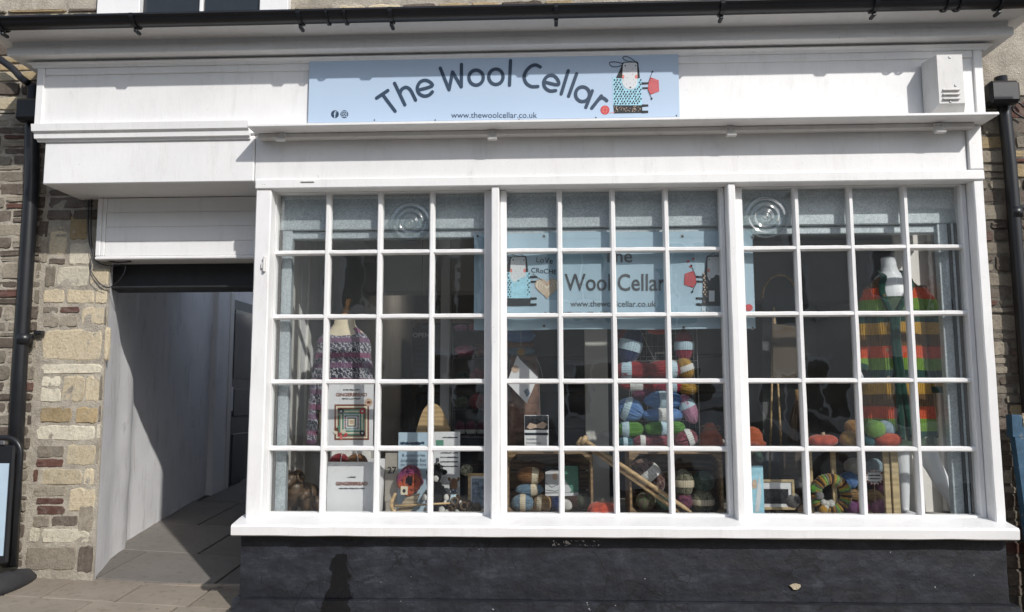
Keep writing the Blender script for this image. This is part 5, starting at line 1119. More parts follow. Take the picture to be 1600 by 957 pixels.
def frame_photo(lab, x0, y0, x1, y1, Y, wmat, pmat, mount=3):
    p, q = at(x0, y1, Y), at(x1, y0, Y); o = thing('photo_frame', lab, 'picture frame', ((p.x+q.x)/2, Y, p.z)); m = px2m(Y); b = 4*m
    for bx in ((p.x, q.x, p.z, p.z+b), (p.x, q.x, q.z-b, q.z), (p.x, p.x+b, p.z+b+.0005, q.z-b-.0005), (q.x-b, q.x, p.z+b+.0005, q.z-b-.0005)): MB().cbox(bx[0], bx[1], Y, Y+.016, bx[2], bx[3], .002).build('frame_rail', wmat, o)
    MB().box(p.x+b, q.x-b, Y+.007, Y+.012, p.z+b, q.z-b).build('mount', 'paper', o); MB().box(p.x+b+mount*m, q.x-b-mount*m, Y+.0055, Y+.0066, p.z+b+mount*m, q.z-b-2*mount*m).build('picture', pmat, o)
    MB().cbox((p.x+q.x)/2-.01, (p.x+q.x)/2+.01, Y+.0165, Y+.07, ZF+.002, p.z+.03, .002).build('strut', 'dark_wood', o); return o
frame_photo('wooden photo frame at the right end of the left window', 731, 740, 772, 802, .17, 'pale_wood', 'photo_sky', 2)
ballpx(729, 735, 19, .22, 'speckle', 'speckled cream yarn ball on a stick behind the photo frame'); tag(MB().tube([tuple(at(729, 744, .22)), tuple(at(728, 801, .22))], .004, 6).build('stick', 'dark_wood', None, True), 'dark stick holding up the speckled yarn ball', 'stick')
# rack of pink yarn further inside
RY = .85; rk = thing('display_rack', 'grey metal rack of pink and red yarn behind the left window', 'rack', (gx(738, RY), RY, ZF)); m = px2m(RY)
rx0_, rx1_ = at(709, 600, RY).x, at(764, 600, RY).x
for xx in (rx0_, rx1_):
    for yy in (RY-.06, RY+.07): MB().tube([(xx, yy, ZF), (xx, yy, at(735, 516, RY).z)], .005, 6).build('upright', 'grey_frame', rk, True)
for py in (519, 560, 600, 640, 683):
    z = at(735, py, RY).z; MB().cbox(rx0_-.005, rx1_+.005, RY-.065, RY+.075, z-.004, z, .001).build('shelf', 'grey_frame', rk)
for (px, py, w_, h_, cc, l_) in ((722, 513, 24, 13, 'light_pink', 'pale pink yarn on the very top of the grey rack'), (743, 512, 22, 15, 'pink', 'deep pink yarn on the very top of the grey rack'), (727, 549, 32, 20, 'pink', 'pink yarn on the second shelf of the grey rack, left'), (751, 548, 24, 22, 'tweed_multi', 'mottled brown pink yarn on the second shelf of the grey rack'), (747, 588, 24, 23, 'red', 'bright red yarn on the third shelf of the grey rack'), (724, 590, 22, 19, 'forest', 'dark green yarn on the third shelf of the grey rack'), (746, 628, 26, 24, 'red', 'bright red yarn on the fourth shelf of the grey rack'), (722, 630, 22, 19, 'olive', 'olive yarn on the fourth shelf of the grey rack')):
    skein(px, py, w_, h_, RY, cc, l_, group='yarn on the grey rack')
for i, px in enumerate((719, 736, 753)): skein(px, 670, 25, 16, RY-.02, 'plum', ('left', 'middle', 'right')[i]+' plum yarn cake with white band low on the grey rack', 'band_white', 'right', ang=90, group='yarn on the grey rack')
op = card('open_sign', 'dark OPEN sign hanging inside behind the left window', 'sign', 643, 512, 674, 596, 1.2, 'room_dark'); text('OPEN', 'pale_print', op, 658, 524, 26, 1.197, bold=.02)
for k in range(6): print_line('grey_ink', op, 658, 545+k*8, 18, 1.197)
p = at(659, 512, 1.2); tag(MB().tube([(p.x, 1.201, p.z), (p.x, 1.201, 2.619)], .002, 5).build('cord', 'grey_frame'), 'thin cord holding the OPEN sign', 'cord')

# ------------------------------------------------------------------ middle window
def crate(lab, x0, x1, ytop, Y, depth=.24, mat='crate_wood'):
    a, b = gx(x0, Y), gx(x1, Y); zt = at((x0+x1)/2, ytop, Y).z; o = thing('wooden_crate', lab, 'crate', ((a+b)/2, Y+depth/2, ZF), 'wooden crates'); t_ = .014; z0 = ZF+.001
    for xx in (a, b-t_): MB().cbox(xx, xx+t_, Y, Y+depth, z0+t_+.0005, zt-t_-.0005, .002).build('end_board', mat, o)
    for k in range(3):
        ya, yb = Y+depth*k/3+.003, Y+depth*(k+1)/3-.003
        MB().cbox(a, b, ya, yb, zt-t_, zt, .002).build('slat', mat, o); MB().cbox(a, b, ya, yb, z0, z0+t_, .002).build('slat', mat, o)
    hh = (zt-z0-2*t_)/3
    for k in range(3): MB().cbox(a+t_+.0005, b-t_-.0005, Y+depth-t_, Y+depth, z0+t_+hh*k+.004, z0+t_+hh*(k+1)-.004, .002).build('slat', mat, o)
    c_ = .045
    for xx, s_ in ((a+t_+.0005, 1), (b-t_-.0005, -1)):
        for zz_, u_ in ((zt-t_-.0005, -1), (z0+t_+.0005, 1)):
            P = [(xx, zz_), (xx+s_*c_, zz_), (xx, zz_+u_*c_)]; P = P if s_*u_ > 0 else P[::-1]; MB().prism(P, Y+.004, Y+.022).build('corner_block', mat, o)
    return o
crate('brown wooden crate with tan and blue yarn in the middle window, left of the pumpkin', 791, 927, 706, .10)
G = 'yarn in the left crate'
skein(829, 743.5, 41, 24, .19, 'brown', 'golden brown yarn on top of the pile in the left crate', 'band_kraft', 'right', 3, group=G, turn=0); skein(827.5, 765.5, 41, 20, .19, 'dusty_blue', 'grey blue yarn in the middle of the left crate pile', 'band_kraft', 'right', -2, group=G)
skein(817, 786, 33, 25, .17, 'dusty_blue', 'pale grey blue yarn at the bottom left of the left crate', 'band_kraft', 'mid', 0, group=G); skein(848, 787, 29, 25, .17, 'tan', 'tan yarn at the bottom of the left crate beside the grey blue one', 'band_kraft', 'left', 4, group=G)
skein(868, 788, 16, 22, .17, 'navy', 'dark navy yarn at the bottom middle of the left crate', group=G); ballpx(884, 790, 19, .15, 'white', 'cream white yarn low in the left crate under the booklet', group=G); skein(897, 785, 24, 18, .20, 'chocolate', 'dark brown yarn under the booklet in the left crate', group=G); ballpx(911, 783, 22, .19, 'olive', 'olive green yarn ball at the right of the left crate', group=G)
bk = card('booklet', 'pattern booklet with a person in a lilac sweater standing in the left crate', 'booklet', 851, 727, 905, 776, .23, 'photo_dark', .006)
A = Art(bk, .2285); A.poly('cover_foliage', 'green_print', [[(878, 728), (903, 728), (904, 770), (880, 770)]], 0); A.poly('cover_sweater', 'pale_print', [[(852, 738), (862, 734), (872, 735), (884, 752), (893, 766), (890, 770), (852, 770)]], 1); A.poly('cover_hand', 'tan_print', [ell(867, 745, 4, 6, 10)], 2); A.stroke('cover_stripes', 'grey_ink', [[(853, 755), (862, 762), (872, 757)], [(853, 766), (868, 768), (880, 763)]], .9, 3); A.poly('cover_edge', 'paper', [[(852, 771.5), (904, 770), (904, 775), (852, 775.5)]], 1)
ps = card('book_rest', 'small dark rest under the booklet in the left crate', 'rest', 856, 776.3, 902, 797, .236, 'dark_wood', .004)
def pumpkin(px, py_bot, wd, ht, Y, matn, lab, zbase=None):
    m = px2m(Y); c = at(px, py_bot, Y); z0 = c.z if zbase is None else zbase; w_, h = wd*m/2, ht*m; N, K = 64, 16; vs = []
    for i in range(K+1):
        a = -math.pi/2+math.pi*i/K
        for k in range(N):
            b = 2*math.pi*k/N; lob = .90+.10*abs(math.cos(b*4)); rr = w_*lob*max(math.cos(a), .04)**.75*(1+.02*math.sin(b*32)*math.cos(i*3)); vs.append((c.x+rr*math.cos(b), Y+rr*math.sin(b)*.85, z0+h*.5+h*.5*math.sin(a)*(1-.12*(math.cos(a) < .3 and a > 0))))
    o = MB().add(vs, [(i*N+k, i*N+(k+1) % N, (i+1)*N+(k+1) % N, (i+1)*N+k) for i in range(K) for k in range(N)]+[tuple(range(N-1, -1, -1)), tuple(K*N+k for k in range(N))]).build('knitted_pumpkin', matn, None, True, loc=(c.x, Y, z0)); tag(o, lab, 'pumpkin', 'knitted pumpkins')
    MB().tube([(c.x, Y, z0+h*.9), (c.x+.004, Y, z0+h*1.05), (c.x+.002, Y, z0+h*1.16)], [w_*.16, w_*.12, w_*.13], 10).build('stalk', 'weathered_wood', o, True); return o
pumpkin(941, 801, 45, 26, .09, 'yarn_orange', 'bright orange knitted pumpkin between the two crates', ZF+.001)
crate('brown wooden crate with variegated yarn in the middle window, right of the pumpkin', 984, 1131, 706, .12)
G = 'yarn in the right crate'
skein(1012, 742, 64, 37, .20, 'tweed_multi', 'rust striped yarn with round label leaning in the right crate', 'band_white', 'mid', 50, group=G); ballpx(1009, 783, 29, .17, 'garden_multi', 'green and yellow multicoloured ball at the bottom left of the right crate', group=G); ballpx(1038, 785, 28, .20, 'forest', 'dark green ball behind the needle tips in the right crate', group=G)
skein(1069, 755, 40, 29, .19, 'moss', 'mossy grey yarn with cream band standing in the right crate', 'band_kraft', 'mid', 90, group=G); ballpx(1099, 753, 34, .20, 'forest', 'grey green yarn ball at the upper right of the right crate', group=G); ballpx(1070, 784, 28, .19, 'berry', 'wine red yarn ball at the bottom middle of the right crate', group=G); skein(1098, 784, 33, 33, .18, 'moss', 'dark yarn with cream band at the bottom right of the right crate', 'band_kraft', 'mid', 90, group=G)
nd = thing('knitting_needles', 'giant pair of pale wooden knitting needles slanting across the middle window', 'knitting needles', tuple(at(1070, 801, .075)))
for (x0, y0, x1, y1, yy) in ((913, 688, 1080, 801, .072), (907, 690, 1062, 801, .094)):
    a, b = at(x0, y0, yy), at(x1, y1, yy); b.z = max(b.z, ZF+.012); MB().tube([tuple(a), tuple(a+(b-a)*.93), tuple(b)], [.0125, .0125, .006], 12).build('needle', 'pale_wood', nd, True)
    d = (a-b).normalized(); MB().tube([tuple(a-d*.012), tuple(a-d*.01), tuple(a+d*.012), tuple(a+d*.016)], [.016, .026, .026, .014], 16).build('knob', 'pale_wood', nd, True)
# hanging patterned pieces at the left of the middle window
tw = MB(); TYY = .34; x0, x1 = at(793, 600, TYY).x, at(843, 600, TYY).x; z1, z0 = at(815, 553, TYY).z, at(815, 699, TYY).z; cxm = (x0+x1)/2; hw = (x1-x0)/2
tw.loft([((cxm, TYY+.05, z0-.02), hw*.98, .05), ((cxm, TYY+.05, (z0*2+z1)/3), hw*1.02, .055), ((cxm, TYY+.05, (z0+2*z1)/3), hw*.97, .05), ((cxm, TYY+.05, z1-.02), hw*.9, .045), ((cxm, TYY+.05, z1), hw*.55, .03)], 28, True, lambda i, a: 1+.03*math.sin(6*a+i))
tg_ = tw.build('knitted_bag', 'tweed_cloth', None, True, loc=(cxm, TYY+.05, z0)); tag(tg_, 'tall brown tweed knitted piece standing behind the left crate', 'knitted bag')
stand('display_block', 'dark block carrying the brown tweed knitted piece', 794, 842, 703, TYY+.01, .08, 'dark_wood', 'block')
dm = thing('pattern_card', 'white pattern card hung as a diamond from a yellow star', 'card', tuple(at(822, 630, .30))); pts = [(808, 556), (841, 588), (823, 631), (792, 598)]
MB().prism([(at(x, y, .30).x, at(x, y, .30).z) for x, y in pts][::-1], .298, .302).build('card', 'paper', dm)
A = Art(dm, .297); A.poly('print_photo', 'tan_print', [ell(805, 577, 6, 6, 12)], 0); A.poly('print_photo', 'photo_sky', [[(818, 611), (824, 607), (829, 615), (823, 621)]], 0); A.stroke('print_border', 'grey_ink', [[(812, 560), (840, 588)]], 2, 0)
sp_ = at(814, 550, .295); st_ = []
for k in range(16): a = math.pi*k/8; r_ = (.034 if k % 2 == 0 else .017); st_.append((sp_.x+r_*math.cos(a), sp_.z+r_*math.sin(a)))
MB().prism(st_[::-1], .292, .2965).build('star', 'yarn_mustard', dm)
MB().tube([(sp_.x, .299, sp_.z), (sp_.x, .299, at(815, 356, .3).z)], .0012, 5).build('thread', 'wire', dm)
dl = card('leaflet', 'leaflet titled DASHING DACHSHUND standing on the left crate', 'leaflet', 819.5, 649, 857, 706, .16, 'paper')
A = Art(dl, .1585); A.poly('photo', 'photo_dark', [[(820, 650), (856.5, 650), (856.5, 672), (820, 672)]], 0); A.poly('photo_dog', 'tan_print', [[(823, 668), (828, 661), (838, 664), (848, 659), (855, 663), (850, 670), (836, 669), (828, 671)]], 1); A.poly('title_bar', 'ink', [[(820, 676.5), (856.5, 676.5), (856.5, 680.5), (820, 680.5)]], 0)
text('DASHING', 'navy_ink', dl, 831, 686.5, 17, .1583); text('DACHSHUND', 'navy_ink', dl, 834, 692.5, 23, .1583)
G = 'yarn hung left in the middle window'
skein(813, 525, 46, 22, .36, 'blue', 'pale blue yarn highest at the left of the middle window', group=G, roll=0); skein(813, 539, 44, 14, .37, 'brown', 'brown yarn between two blue yarns at the left of the middle window', group=G); skein(814, 549, 42, 14, .36, 'dusty_blue', 'dusty blue yarn just above the diamond card', group=G)
hs_ = thing('hanging_rail', 'thin wire loop carrying the three yarns at the left of the middle window', 'wire hanger', tuple(at(813, 560, .37)))
for xx in (800, 826): MB().tube([tuple(at(xx, 558, .37)), tuple(at(xx, 356, .37))], .0016, 5).build('wire', 'wire', hs_)
MB().tube(smooth_line([tuple(at(x, y, .37)) for x, y in ((800, 558), (820, 556), (838, 562), (846, 580), (849, 600))], 4), .0016, 5).build('wire', 'wire', hs_, True)
# wire rack with many yarns
WY = .19; ZCR = at(1057, 706, .12).z+.001; wr_ = thing('wire_rack', 'wire basket rack stacked with bright yarn in the middle window', 'rack', (gx(1025, WY), WY, ZCR)); wxa, wxb = at(986, 600, WY).x, at(1090, 600, WY).x
for xx in (wxa, wxb):
    for yy in (WY-.02, WY+.10): MB().tube([(xx, yy, ZCR), (xx, yy, at(1025, 505, WY).z)], .003, 6).build('upright', 'wire', wr_, True)
for py in (564, 593, 658, 682, 701):
    z = at(1025, py, WY).z; f_ = MB()
    for yy in (WY-.02, WY+.04, WY+.10): f_.tube([(wxa, yy, z), (wxb, yy, z)], .0016, 5)
    f_.build('shelf', 'wire', wr_, True)['kind'] = 'stuff'
g_ = MB()
for i in range(12):
    xx = wxa+(wxb-wxa)*i/11; g_.tube([(xx, WY+.10, at(1025, 700, WY).z), (xx, WY+.10, at(1025, 516, WY).z)], .0014, 5)
for py in (520, 540, 556): g_.tube([(wxa, WY+.10, at(1025, py, WY).z), (wxb, WY+.10, at(1025, py, WY).z)], .0014, 5)
g_.build('grid', 'wire', wr_, True)['kind'] = 'stuff'
bsk = smooth_line([tuple(at(x, y, WY-.03)) for x, y in ((1003, 520), (1012, 541), (1024, 566), (1024, 552), (1044, 552), (1044, 566))], 1); MB().tube(bsk, .0018, 5).build('basket_edge', 'wire', wr_)
G = 'bright yarn on the wire rack'; Yk = WY+.03
for a in ((985, 541, 62, 34, 'navy', 'navy yarn with pale blue band at the top left of the wire rack', 'band_blue', 'mid', 105), (1027, 516, 30, 14, 'orange', 'orange yarn half hidden by the banner on the wire rack', None, 'mid', 0), (975, 522, 24, 18, 'red', 'dark red yarn behind the navy one at the rack top left', None, 'mid', 0), (1069, 541, 50, 28, 'crimson', 'crimson yarn standing upright with pale blue band', 'band_blue', 'mid', 90),
  (990, 579, 62, 27, 'red', 'red yarn lying at the left of the rack middle', 'band_blue', 'left', 0), (1038, 578, 62, 28, 'red', 'red yarn lying at the right of the rack middle', 'band_blue', 'right', 0), (1071, 576, 34, 26, 'mustard', 'mustard yarn with floral white band above the other mustard one', 'band_white', 'mid', 70), (1009, 603, 78, 20, 'red', 'long red yarn in the second red row', 'band_white', 'left', 0), (1050, 604, 48, 20, 'crimson', 'crimson yarn at the right of the second red row', 'band_blue', 'mid', 0), (1074, 606, 34, 22, 'mustard', 'mustard yarn lying lowest at the rack right', None, 'mid', 10),
  (1004, 617, 34, 20, 'plum', 'plum yarn tucked behind the blue ones', None, 'mid', 0), (1037, 626, 60, 27, 'blue', 'sky blue yarn, upper of two at the rack centre', 'band_blue', 'mid', 0), (985, 641, 40, 35, 'blue', 'sky blue yarn at the left of the rack', 'band_blue', 'left', 20), (1036, 649, 62, 23, 'blue', 'sky blue yarn, lower of two at the rack centre', 'band_white', 'mid', 0), (1076, 640, 46, 24, 'light_pink', 'pink yarn with large pale blue band slanting at the rack right', 'band_blue', 'left', 65),
  (985, 671, 42, 24, 'lime', 'lime green yarn at the rack left', 'band_blue', 'left', 0), (1030, 670, 44, 22, 'lime', 'lime green yarn at the rack centre', 'band_blue', 'right', 0), (1056, 669, 28, 20, 'lime', 'lime green yarn at the rack right', None, 'mid', 0), (977, 692, 26, 16, 'teal', 'teal yarn in the bottom row at the rack left', 'band_blue', 'mid', 0), (1004, 690, 30, 18, 'wine', 'wine and cream yarn at the left of the bottom row', 'band_white', 'mid', 0), (1030, 690, 42, 18, 'wine', 'wine coloured yarn in the middle of the bottom row', None, 'mid', 0), (1071, 686, 36, 27, 'wine', 'dusky wine yarn with lilac band at the right of the bottom row', 'band_white', 'right', -20)):
    skein(a[0], a[1], a[2], a[3], Yk-(.02 if a[0] > 1020 else 0)-.0004*(a[1]-500), a[4], a[5], a[6], a[7], a[8], group=G)
# small knitted monkey-eared pot on the crate
c = at(1110, 705, .20); m = px2m(.20); zc_ = at(1057, 706, .12).z+.001
mb = MB(); mb.loft([((c.x, .2, zc_), 15*m, 14*m), ((c.x, .2, zc_+10*m), 19*m, 17*m), ((c.x, .2, zc_+22*m), 17*m, 16*m), ((c.x, .2, zc_+30*m), 11*m, 11*m), ((c.x, .2, zc_+33*m), 9*m, 9*m), ((c.x, .2, zc_+38*m), 8*m, 8*m), ((c.x, .2, zc_+42*m), 5*m, 5*m)], 40, True, lambda i, a: 1+.05*abs(math.sin(a*4))); kp = mb.build('knitted_pot', 'yarn_rust', None, True, loc=(c.x, .2, zc_)); tag(kp, 'rust brown knitted pot with two ring handles on the right crate', 'knitted pot')
for s_ in (-1, 1): MB().tube([(c.x+s_*11*m+3.6*m*math.cos(a), .19, zc_+34*m+3.6*m*math.sin(a)) for a in [2*math.pi*i/12 for i in range(12)]], 1.1*m, 6, closed=True).build('ring_handle', 'yarn_tan', kp, True); MB().ball((c.x+s_*18.5*m, .19, zc_+14*m), 3*m, 3*m, 3*m, 10, 6).build('bobble', 'yarn_white', kp, True)
MB().tube([(c.x+9.4*m*math.cos(a), .2+9.4*m*math.sin(a), zc_+33*m) for a in [2*math.pi*i/20 for i in range(20)]], 1.3*m, 6, closed=True).build('neck_tie', 'yarn_tan', kp, True)

# ------------------------------------------------------------------ right window
MY = .265; m = px2m(MY); mx = at(1398, 520, MY).x; Zm = lambda py, Y=MY: at(1400, py, Y).z; X = lambda px, py=520, Y=MY: at(px, py, Y).x
mn = MB()
mn.loft([((X(1392, 690), MY, Zm(690)), 40*m, 27*m), ((X(1396, 640), MY, Zm(640)), 44*m, 27*m), ((X(1397, 600), MY, Zm(600)), 38*m, 25*m), ((X(1398, 560), MY, Zm(560)), 31*m, 22*m), ((X(1398, 520), MY, Zm(520)), 34*m, 25*m), ((X(1397, 480), MY, Zm(480)), 39*m, 27*m), ((X(1396, 460), MY, Zm(460)), 38*m, 24*m), ((X(1394, 446), MY, Zm(446)), 31*m, 20*m), ((X(1392, 434), MY, Zm(434)), 24*m, 15*m), ((X(1390, 427), MY, Zm(427)), 15*m, 12*m), ((X(1389, 419), MY, Zm(419)), 11.5*m, 11*m), ((X(1388, 409), MY, Zm(409)), 10.8*m, 10.5*m), ((X(1388, 403.5), MY, Zm(403.5)), 11.5*m, 11*m), ((X(1388, 402.5), MY, Zm(402.5)), 9*m, 9*m)], 28)
def limb(P, rr, n=14): P2 = smooth_line(P, 6); k = len(P2); mn.tube(P2, [rr[min(int(i/(k-1)*(len(rr)-1)), len(rr)-2)]+(rr[min(int(i/(k-1)*(len(rr)-1)), len(rr)-2)+1]-rr[min(int(i/(k-1)*(len(rr)-1)), len(rr)-2)])*((i/(k-1)*(len(rr)-1)) % 1 if i < k-1 else 1) for i in range(k)], n)
a1 = lambda px, py, Y: tuple(at(px, py, Y))
f1 = (gx(1414, .215, ZF), .215, ZF+.022); f2 = (gx(1498, .225, ZF), .225, ZF+.03)
limb([a1(1402, 680, MY), a1(1406, 705, .265), a1(1411, 745, .245), f1], [24*m, 17*m, 12.5*m, 10*m, 8*m, 6*m])
limb([a1(1432, 680, MY), a1(1454, 720, .275), a1(1474, 758, .265), f2], [25*m, 18*m, 13*m, 12*m, 9*m, 6.5*m])
mn.tube([f1, (f1[0], .165, ZF+.018), (f1[0]+.047, .100, ZF+.012)], [6*m, 6.5*m, 3.5*m], 12); mn.tube([f2, (f2[0]+.02, .175, ZF+.018), (f2[0]+.080, .115, ZF+.012)], [6.5*m, 6.5*m, 3.5*m], 12)
limb([a1(1366, 458, MY), a1(1350, 490, MY), a1(1344, 540, .255), a1(1340, 575, .215)], [14*m, 11*m, 9*m, 6*m]); limb([a1(1428, 456, MY), a1(1448, 490, MY), a1(1460, 545, .275), a1(1464, 600, .255)], [14*m, 11*m, 9*m, 6*m])
mn.tube([a1(1340, 575, .215), a1(1341, 586, .200)], [5*m, 5.2*m], 10)
for k, (dx, l_) in enumerate(((-3, 11), (-1, 14), (1.2, 14), (3.2, 12))): mn.tube([a1(1341+dx, 586, .197), a1(1342+dx*1.2, 586+l_*.6, .190), a1(1344+dx, 586+l_, .197)], [1.9*m, 1.7*m, 1.2*m], 6)
mn.tube([a1(1344.5, 582, .193), a1(1348, 589, .183), a1(1348.5, 594, .183)], [1.9*m, 1.7*m, 1.3*m], 6)
man = fused(mn, 'mannequin', 'mannequin', None, .005, (mx, MY, ZF)); tag(man, 'white headless mannequin in a walking pose in the right window', 'mannequin')
# sage skirt and camisole
sk = MB(); sk.loft([((X(1405, 695), MY, Zm(696)), 56*m, 29*m), ((X(1402, 660), MY, Zm(660)), 51*m, 29*m), ((X(1398, 600), MY, Zm(600)), 41*m, 27.5*m), ((X(1398, 560), MY, Zm(560)), 33.5*m, 24.5*m), ((X(1398, 520), MY, Zm(520)), 36.5*m, 27.5*m), ((X(1396, 480), MY, Zm(480)), 41*m, 29*m), ((X(1396, 466), MY, Zm(466)), 41*m, 27.5*m)], 40, False, lambda i, a: 1+(.05*math.sin(8*a+1) if i < 2 else 0))
so_ = sk.build('dress', 'sage_cloth', None, True, loc=(mx, MY, Zm(690))); tag(so_, 'sage green sleeveless dress on the mannequin under the cardigan', 'dress')
# striped cardigan: open front shell, sleeves, green button bands
cd_ = thing('cardigan', 'long knitted cardigan in green, orange, brown and mustard stripes on the mannequin', 'cardigan', (mx, MY, Zm(680)))
ringsC = [(1403, 684, 60, 31), (1402, 655, 58, 31), (1400, 620, 55, 31), (1399, 580, 51, 32), (1398, 540, 48, 31), (1398, 500, 46, 30), (1397, 476, 46, 29), (1396, 460, 43, 27), (1395, 447, 36, 24), (1393, 434, 24, 19)]
cen = [0, -.05, -.1, -.17, -.24, -.28, -.26, -.2, -.12, -.05]; gap = [.13, .10, .07, .05, .045, .07, .27, .46, .62, .8]
vs = []; NC = 48; edL = []; edR = []
for i, (px, py, rx, ry) in enumerate(ringsC):
    cx_ = X(px, py); z_ = Zm(py); aL = -math.pi/2+cen[i]-gap[i]; aR = -math.pi/2+cen[i]+gap[i]
    for k in range(NC+1):
        a = aR+(2*math.pi-(aR-aL))*k/NC; q = 1+(.035*math.sin(7*a+i*.3)*(1.2-i*.12) if i < 7 else 0)
        p = (cx_+rx*m*q*math.cos(a), MY+ry*m*q*math.sin(a), z_-(.012*math.sin(a*2) if i == 0 else 0)); vs.append(p)
        if k == 0: edR.append(p)
        if k == NC: edL.append(p)
W = NC+1; MB().add(vs, [(i*W+k, i*W+k+1, (i+1)*W+k+1, (i+1)*W+k) for i in range(len(ringsC)-1) for k in range(NC)]).build('body', 'stripe_knit', cd_, True)
for ed, s_ in ((edL, -1), (edR, 1)):
    P = smooth_line([(p[0], p[1]-.004, p[2]) for p in ed]+[tuple(at(1389+s_*15, 423, MY+.03))], 4); q = MB(); vs = []
    for p in P: vs += [(p[0]-.020, p[1]-.002, p[2]), (p[0]-.010, p[1]-.010, p[2]), (p[0]+.010, p[1]-.010, p[2]), (p[0]+.020, p[1]-.002, p[2]), (p[0]+.012, p[1]+.004, p[2]), (p[0]-.012, p[1]+.004, p[2])]
    k = len(P); q.add(vs, [(i*6+j, i*6+(j+1) % 6, (i+1)*6+(j+1) % 6, (i+1)*6+j) for i in range(k-1) for j in range(6)]+[(5, 4, 3, 2, 1, 0), tuple((k-1)*6+j for j in range(6))]).build('button_band', 'rib_green', cd_, True)
for px, py in ((1382, 462), (1384, 507), (1386, 547), (1388, 590)):
    c = at(px, py, MY-.125); MB().loft([((0, 0, 0), .0095, .0095), ((0, 0, .003), .0095, .0095), ((0, 0, .004), .006, .006)], 12).build('button', 'pale_wood', None, True)
    b_ = col.objects[-1]; b_.rotation_euler = (R(90), 0, 0); b_.location = (c.x, c.y, c.z); put(b_, cd_)
for P, r0, r1 in (([a1(1369, 452, MY), a1(1354, 485, MY-.01), a1(1347, 530, MY-.02), a1(1344, 572, MY-.05)], 17, 11), ([a1(1426, 452, MY), a1(1447, 485, MY), a1(1459, 540, MY-.02), a1(1463, 606, MY-.03)], 19, 15)):
    P2 = smooth_line(P, 7); k = len(P2); q = MB(); q.tube(P2, [(r0+(r1-r0)*(i/(k-1))**.8+.9*math.sin(i*1.3))*m*(.55 if i == 0 else .85 if i == 1 else 1) for i in range(k)], 18, False); q.build('sleeve', 'stripe_knit', cd_, True)
    e = Vector(P2[-1]); d = (Vector(P2[-1])-Vector(P2[-3])).normalized(); q = MB(); q.tube([tuple(e-d*.004), tuple(e+d*.012), tuple(e+d*.028)], [(r1+1)*m, (r1+.6)*m, (r1-.6)*m], 18, False); q.build('cuff', 'rib_green', cd_, True)
# little stand with yarn and the wreath
ps_ = thing('display_stand', 'open pale wood stand holding yarn beside the mannequin legs', 'stand', (gx(1350, .2), .2, ZF)); zt = at(1350, 699, .1).z
for a, b, yy in ((1384, 1393, .075), (1396, 1407, .065), (1302, 1309, .12)): MB().cbox(gx(a, yy), gx(b, yy), yy, yy+.02, ZF+.001, zt-.0125, .002).build('leg', 'light_pine', ps_)
MB().cbox(gx(1262, .1), gx(1408, .1), .05, .145, zt-.012, zt, .002).build('shelf', 'crate_wood', ps_); MB().cbox(gx(1264, .12), gx(1272, .12), .12, .14, ZF+.001, zt-.0125, .002).build('leg', 'light_pine', ps_); MB().cbox(gx(1300, .3), gx(1405, .3), .315, .325, ZF+.001, zt-.0125, .002).build('back_board', 'dark_wood', ps_)
G = 'yarn on the pale wood stand'; YS = .095
ballpx(1332, 668, 24, YS+.03, 'ochre', 'ochre yarn ball, upper of two on the stand', group=G); ballpx(1327, 687, 28, YS-.01, 'mustard', 'mustard yarn ball, lower of two on the stand', group=G); ballpx(1383, 671, 28, YS+.03, 'pale_blue', 'pale blue white ball behind the green one', group=G); ballpx(1368, 671, 29, YS-.01, 'bright_green', 'light green yarn ball on top of the stand', group=G); skein(1388, 688, 40, 20, YS-.01, 'coral', 'orange red yarn with dark stripe at the stand edge', group=G); ballpx(1357, 690, 18, YS, 'teal', 'dark teal ball between the mustard and orange balls', group=G)
pumpkin(1286, 700, 46, 19, .10, 'yarn_coral', 'coral orange knitted pumpkin on the stand in the right window', zt+.001)
G = 'yarn under the stand'
ballpx(1334, 729, 27, .25, 'white', 'white yarn ball under the stand', group=G); ballpx(1326, 751, 28, .23, 'blue', 'bright blue yarn ball below the white one', group=G); ballpx(1366, 729, 25, .26, 'pale_blue', 'pale grey blue ball behind the star label', group=G); ballpx(1347, 752, 20, .28, 'navy', 'navy ball behind the blue one', group=G); ballpx(1372, 757, 30, .28, 'plum', 'dark plum ball below the star label', group=G); skein(1337, 774, 27, 20, .24, 'tan', 'beige twisted yarn right of the wreath', group=G); skein(1366, 778, 28, 22, .22, 'tan', 'straw coloured yarn above the pink ones', group=G, ang=20)
ballpx(1331, 793, 20, .20, 'purple', 'purple yarn ball right of the wreath bottom', group=G); ballpx(1347, 793, 21, .19, 'hot_pink', 'deep pink yarn ball at the board', group=G); ballpx(1373, 792, 25, .19, 'light_pink', 'pale pink yarn ball beside the stand leg', group=G); ballpx(1238, 783, 26, .20, 'grey', 'grey yarn ball right of the framed photo', group=G); ballpx(1254, 758, 22, .24, 'grey', 'smaller pale grey ball above the other grey ball', group=G)
st_ = []; c = at(1366, 746, .16)
for k in range(32): a = 2*math.pi*k/32; r_ = (.056 if k % 2 == 0 else .043); st_.append((c.x+r_*math.cos(a), c.z+r_*.82*math.sin(a)))
tgs = thing('price_star', 'pink edged star label standing among the yarn under the stand', 'label', (c.x, .16, c.z)); MB().prism(st_[::-1], .158, .162).build('star', 'coral_print', tgs); MB().prism([(c.x+(x-c.x)*.92, c.z+(z-c.z)*.92) for x, z in st_][::-1], .1565, .1579).build('star_face', 'paper', tgs)
for k in range(4): print_line('ink', tgs, 1366, 738+k*5.2, 18, .155, 2)
MB().tube([(c.x, .163, c.z-.03), (c.x, .163, ZF)], .002, 6).build('stick', 'pale_wood', tgs)
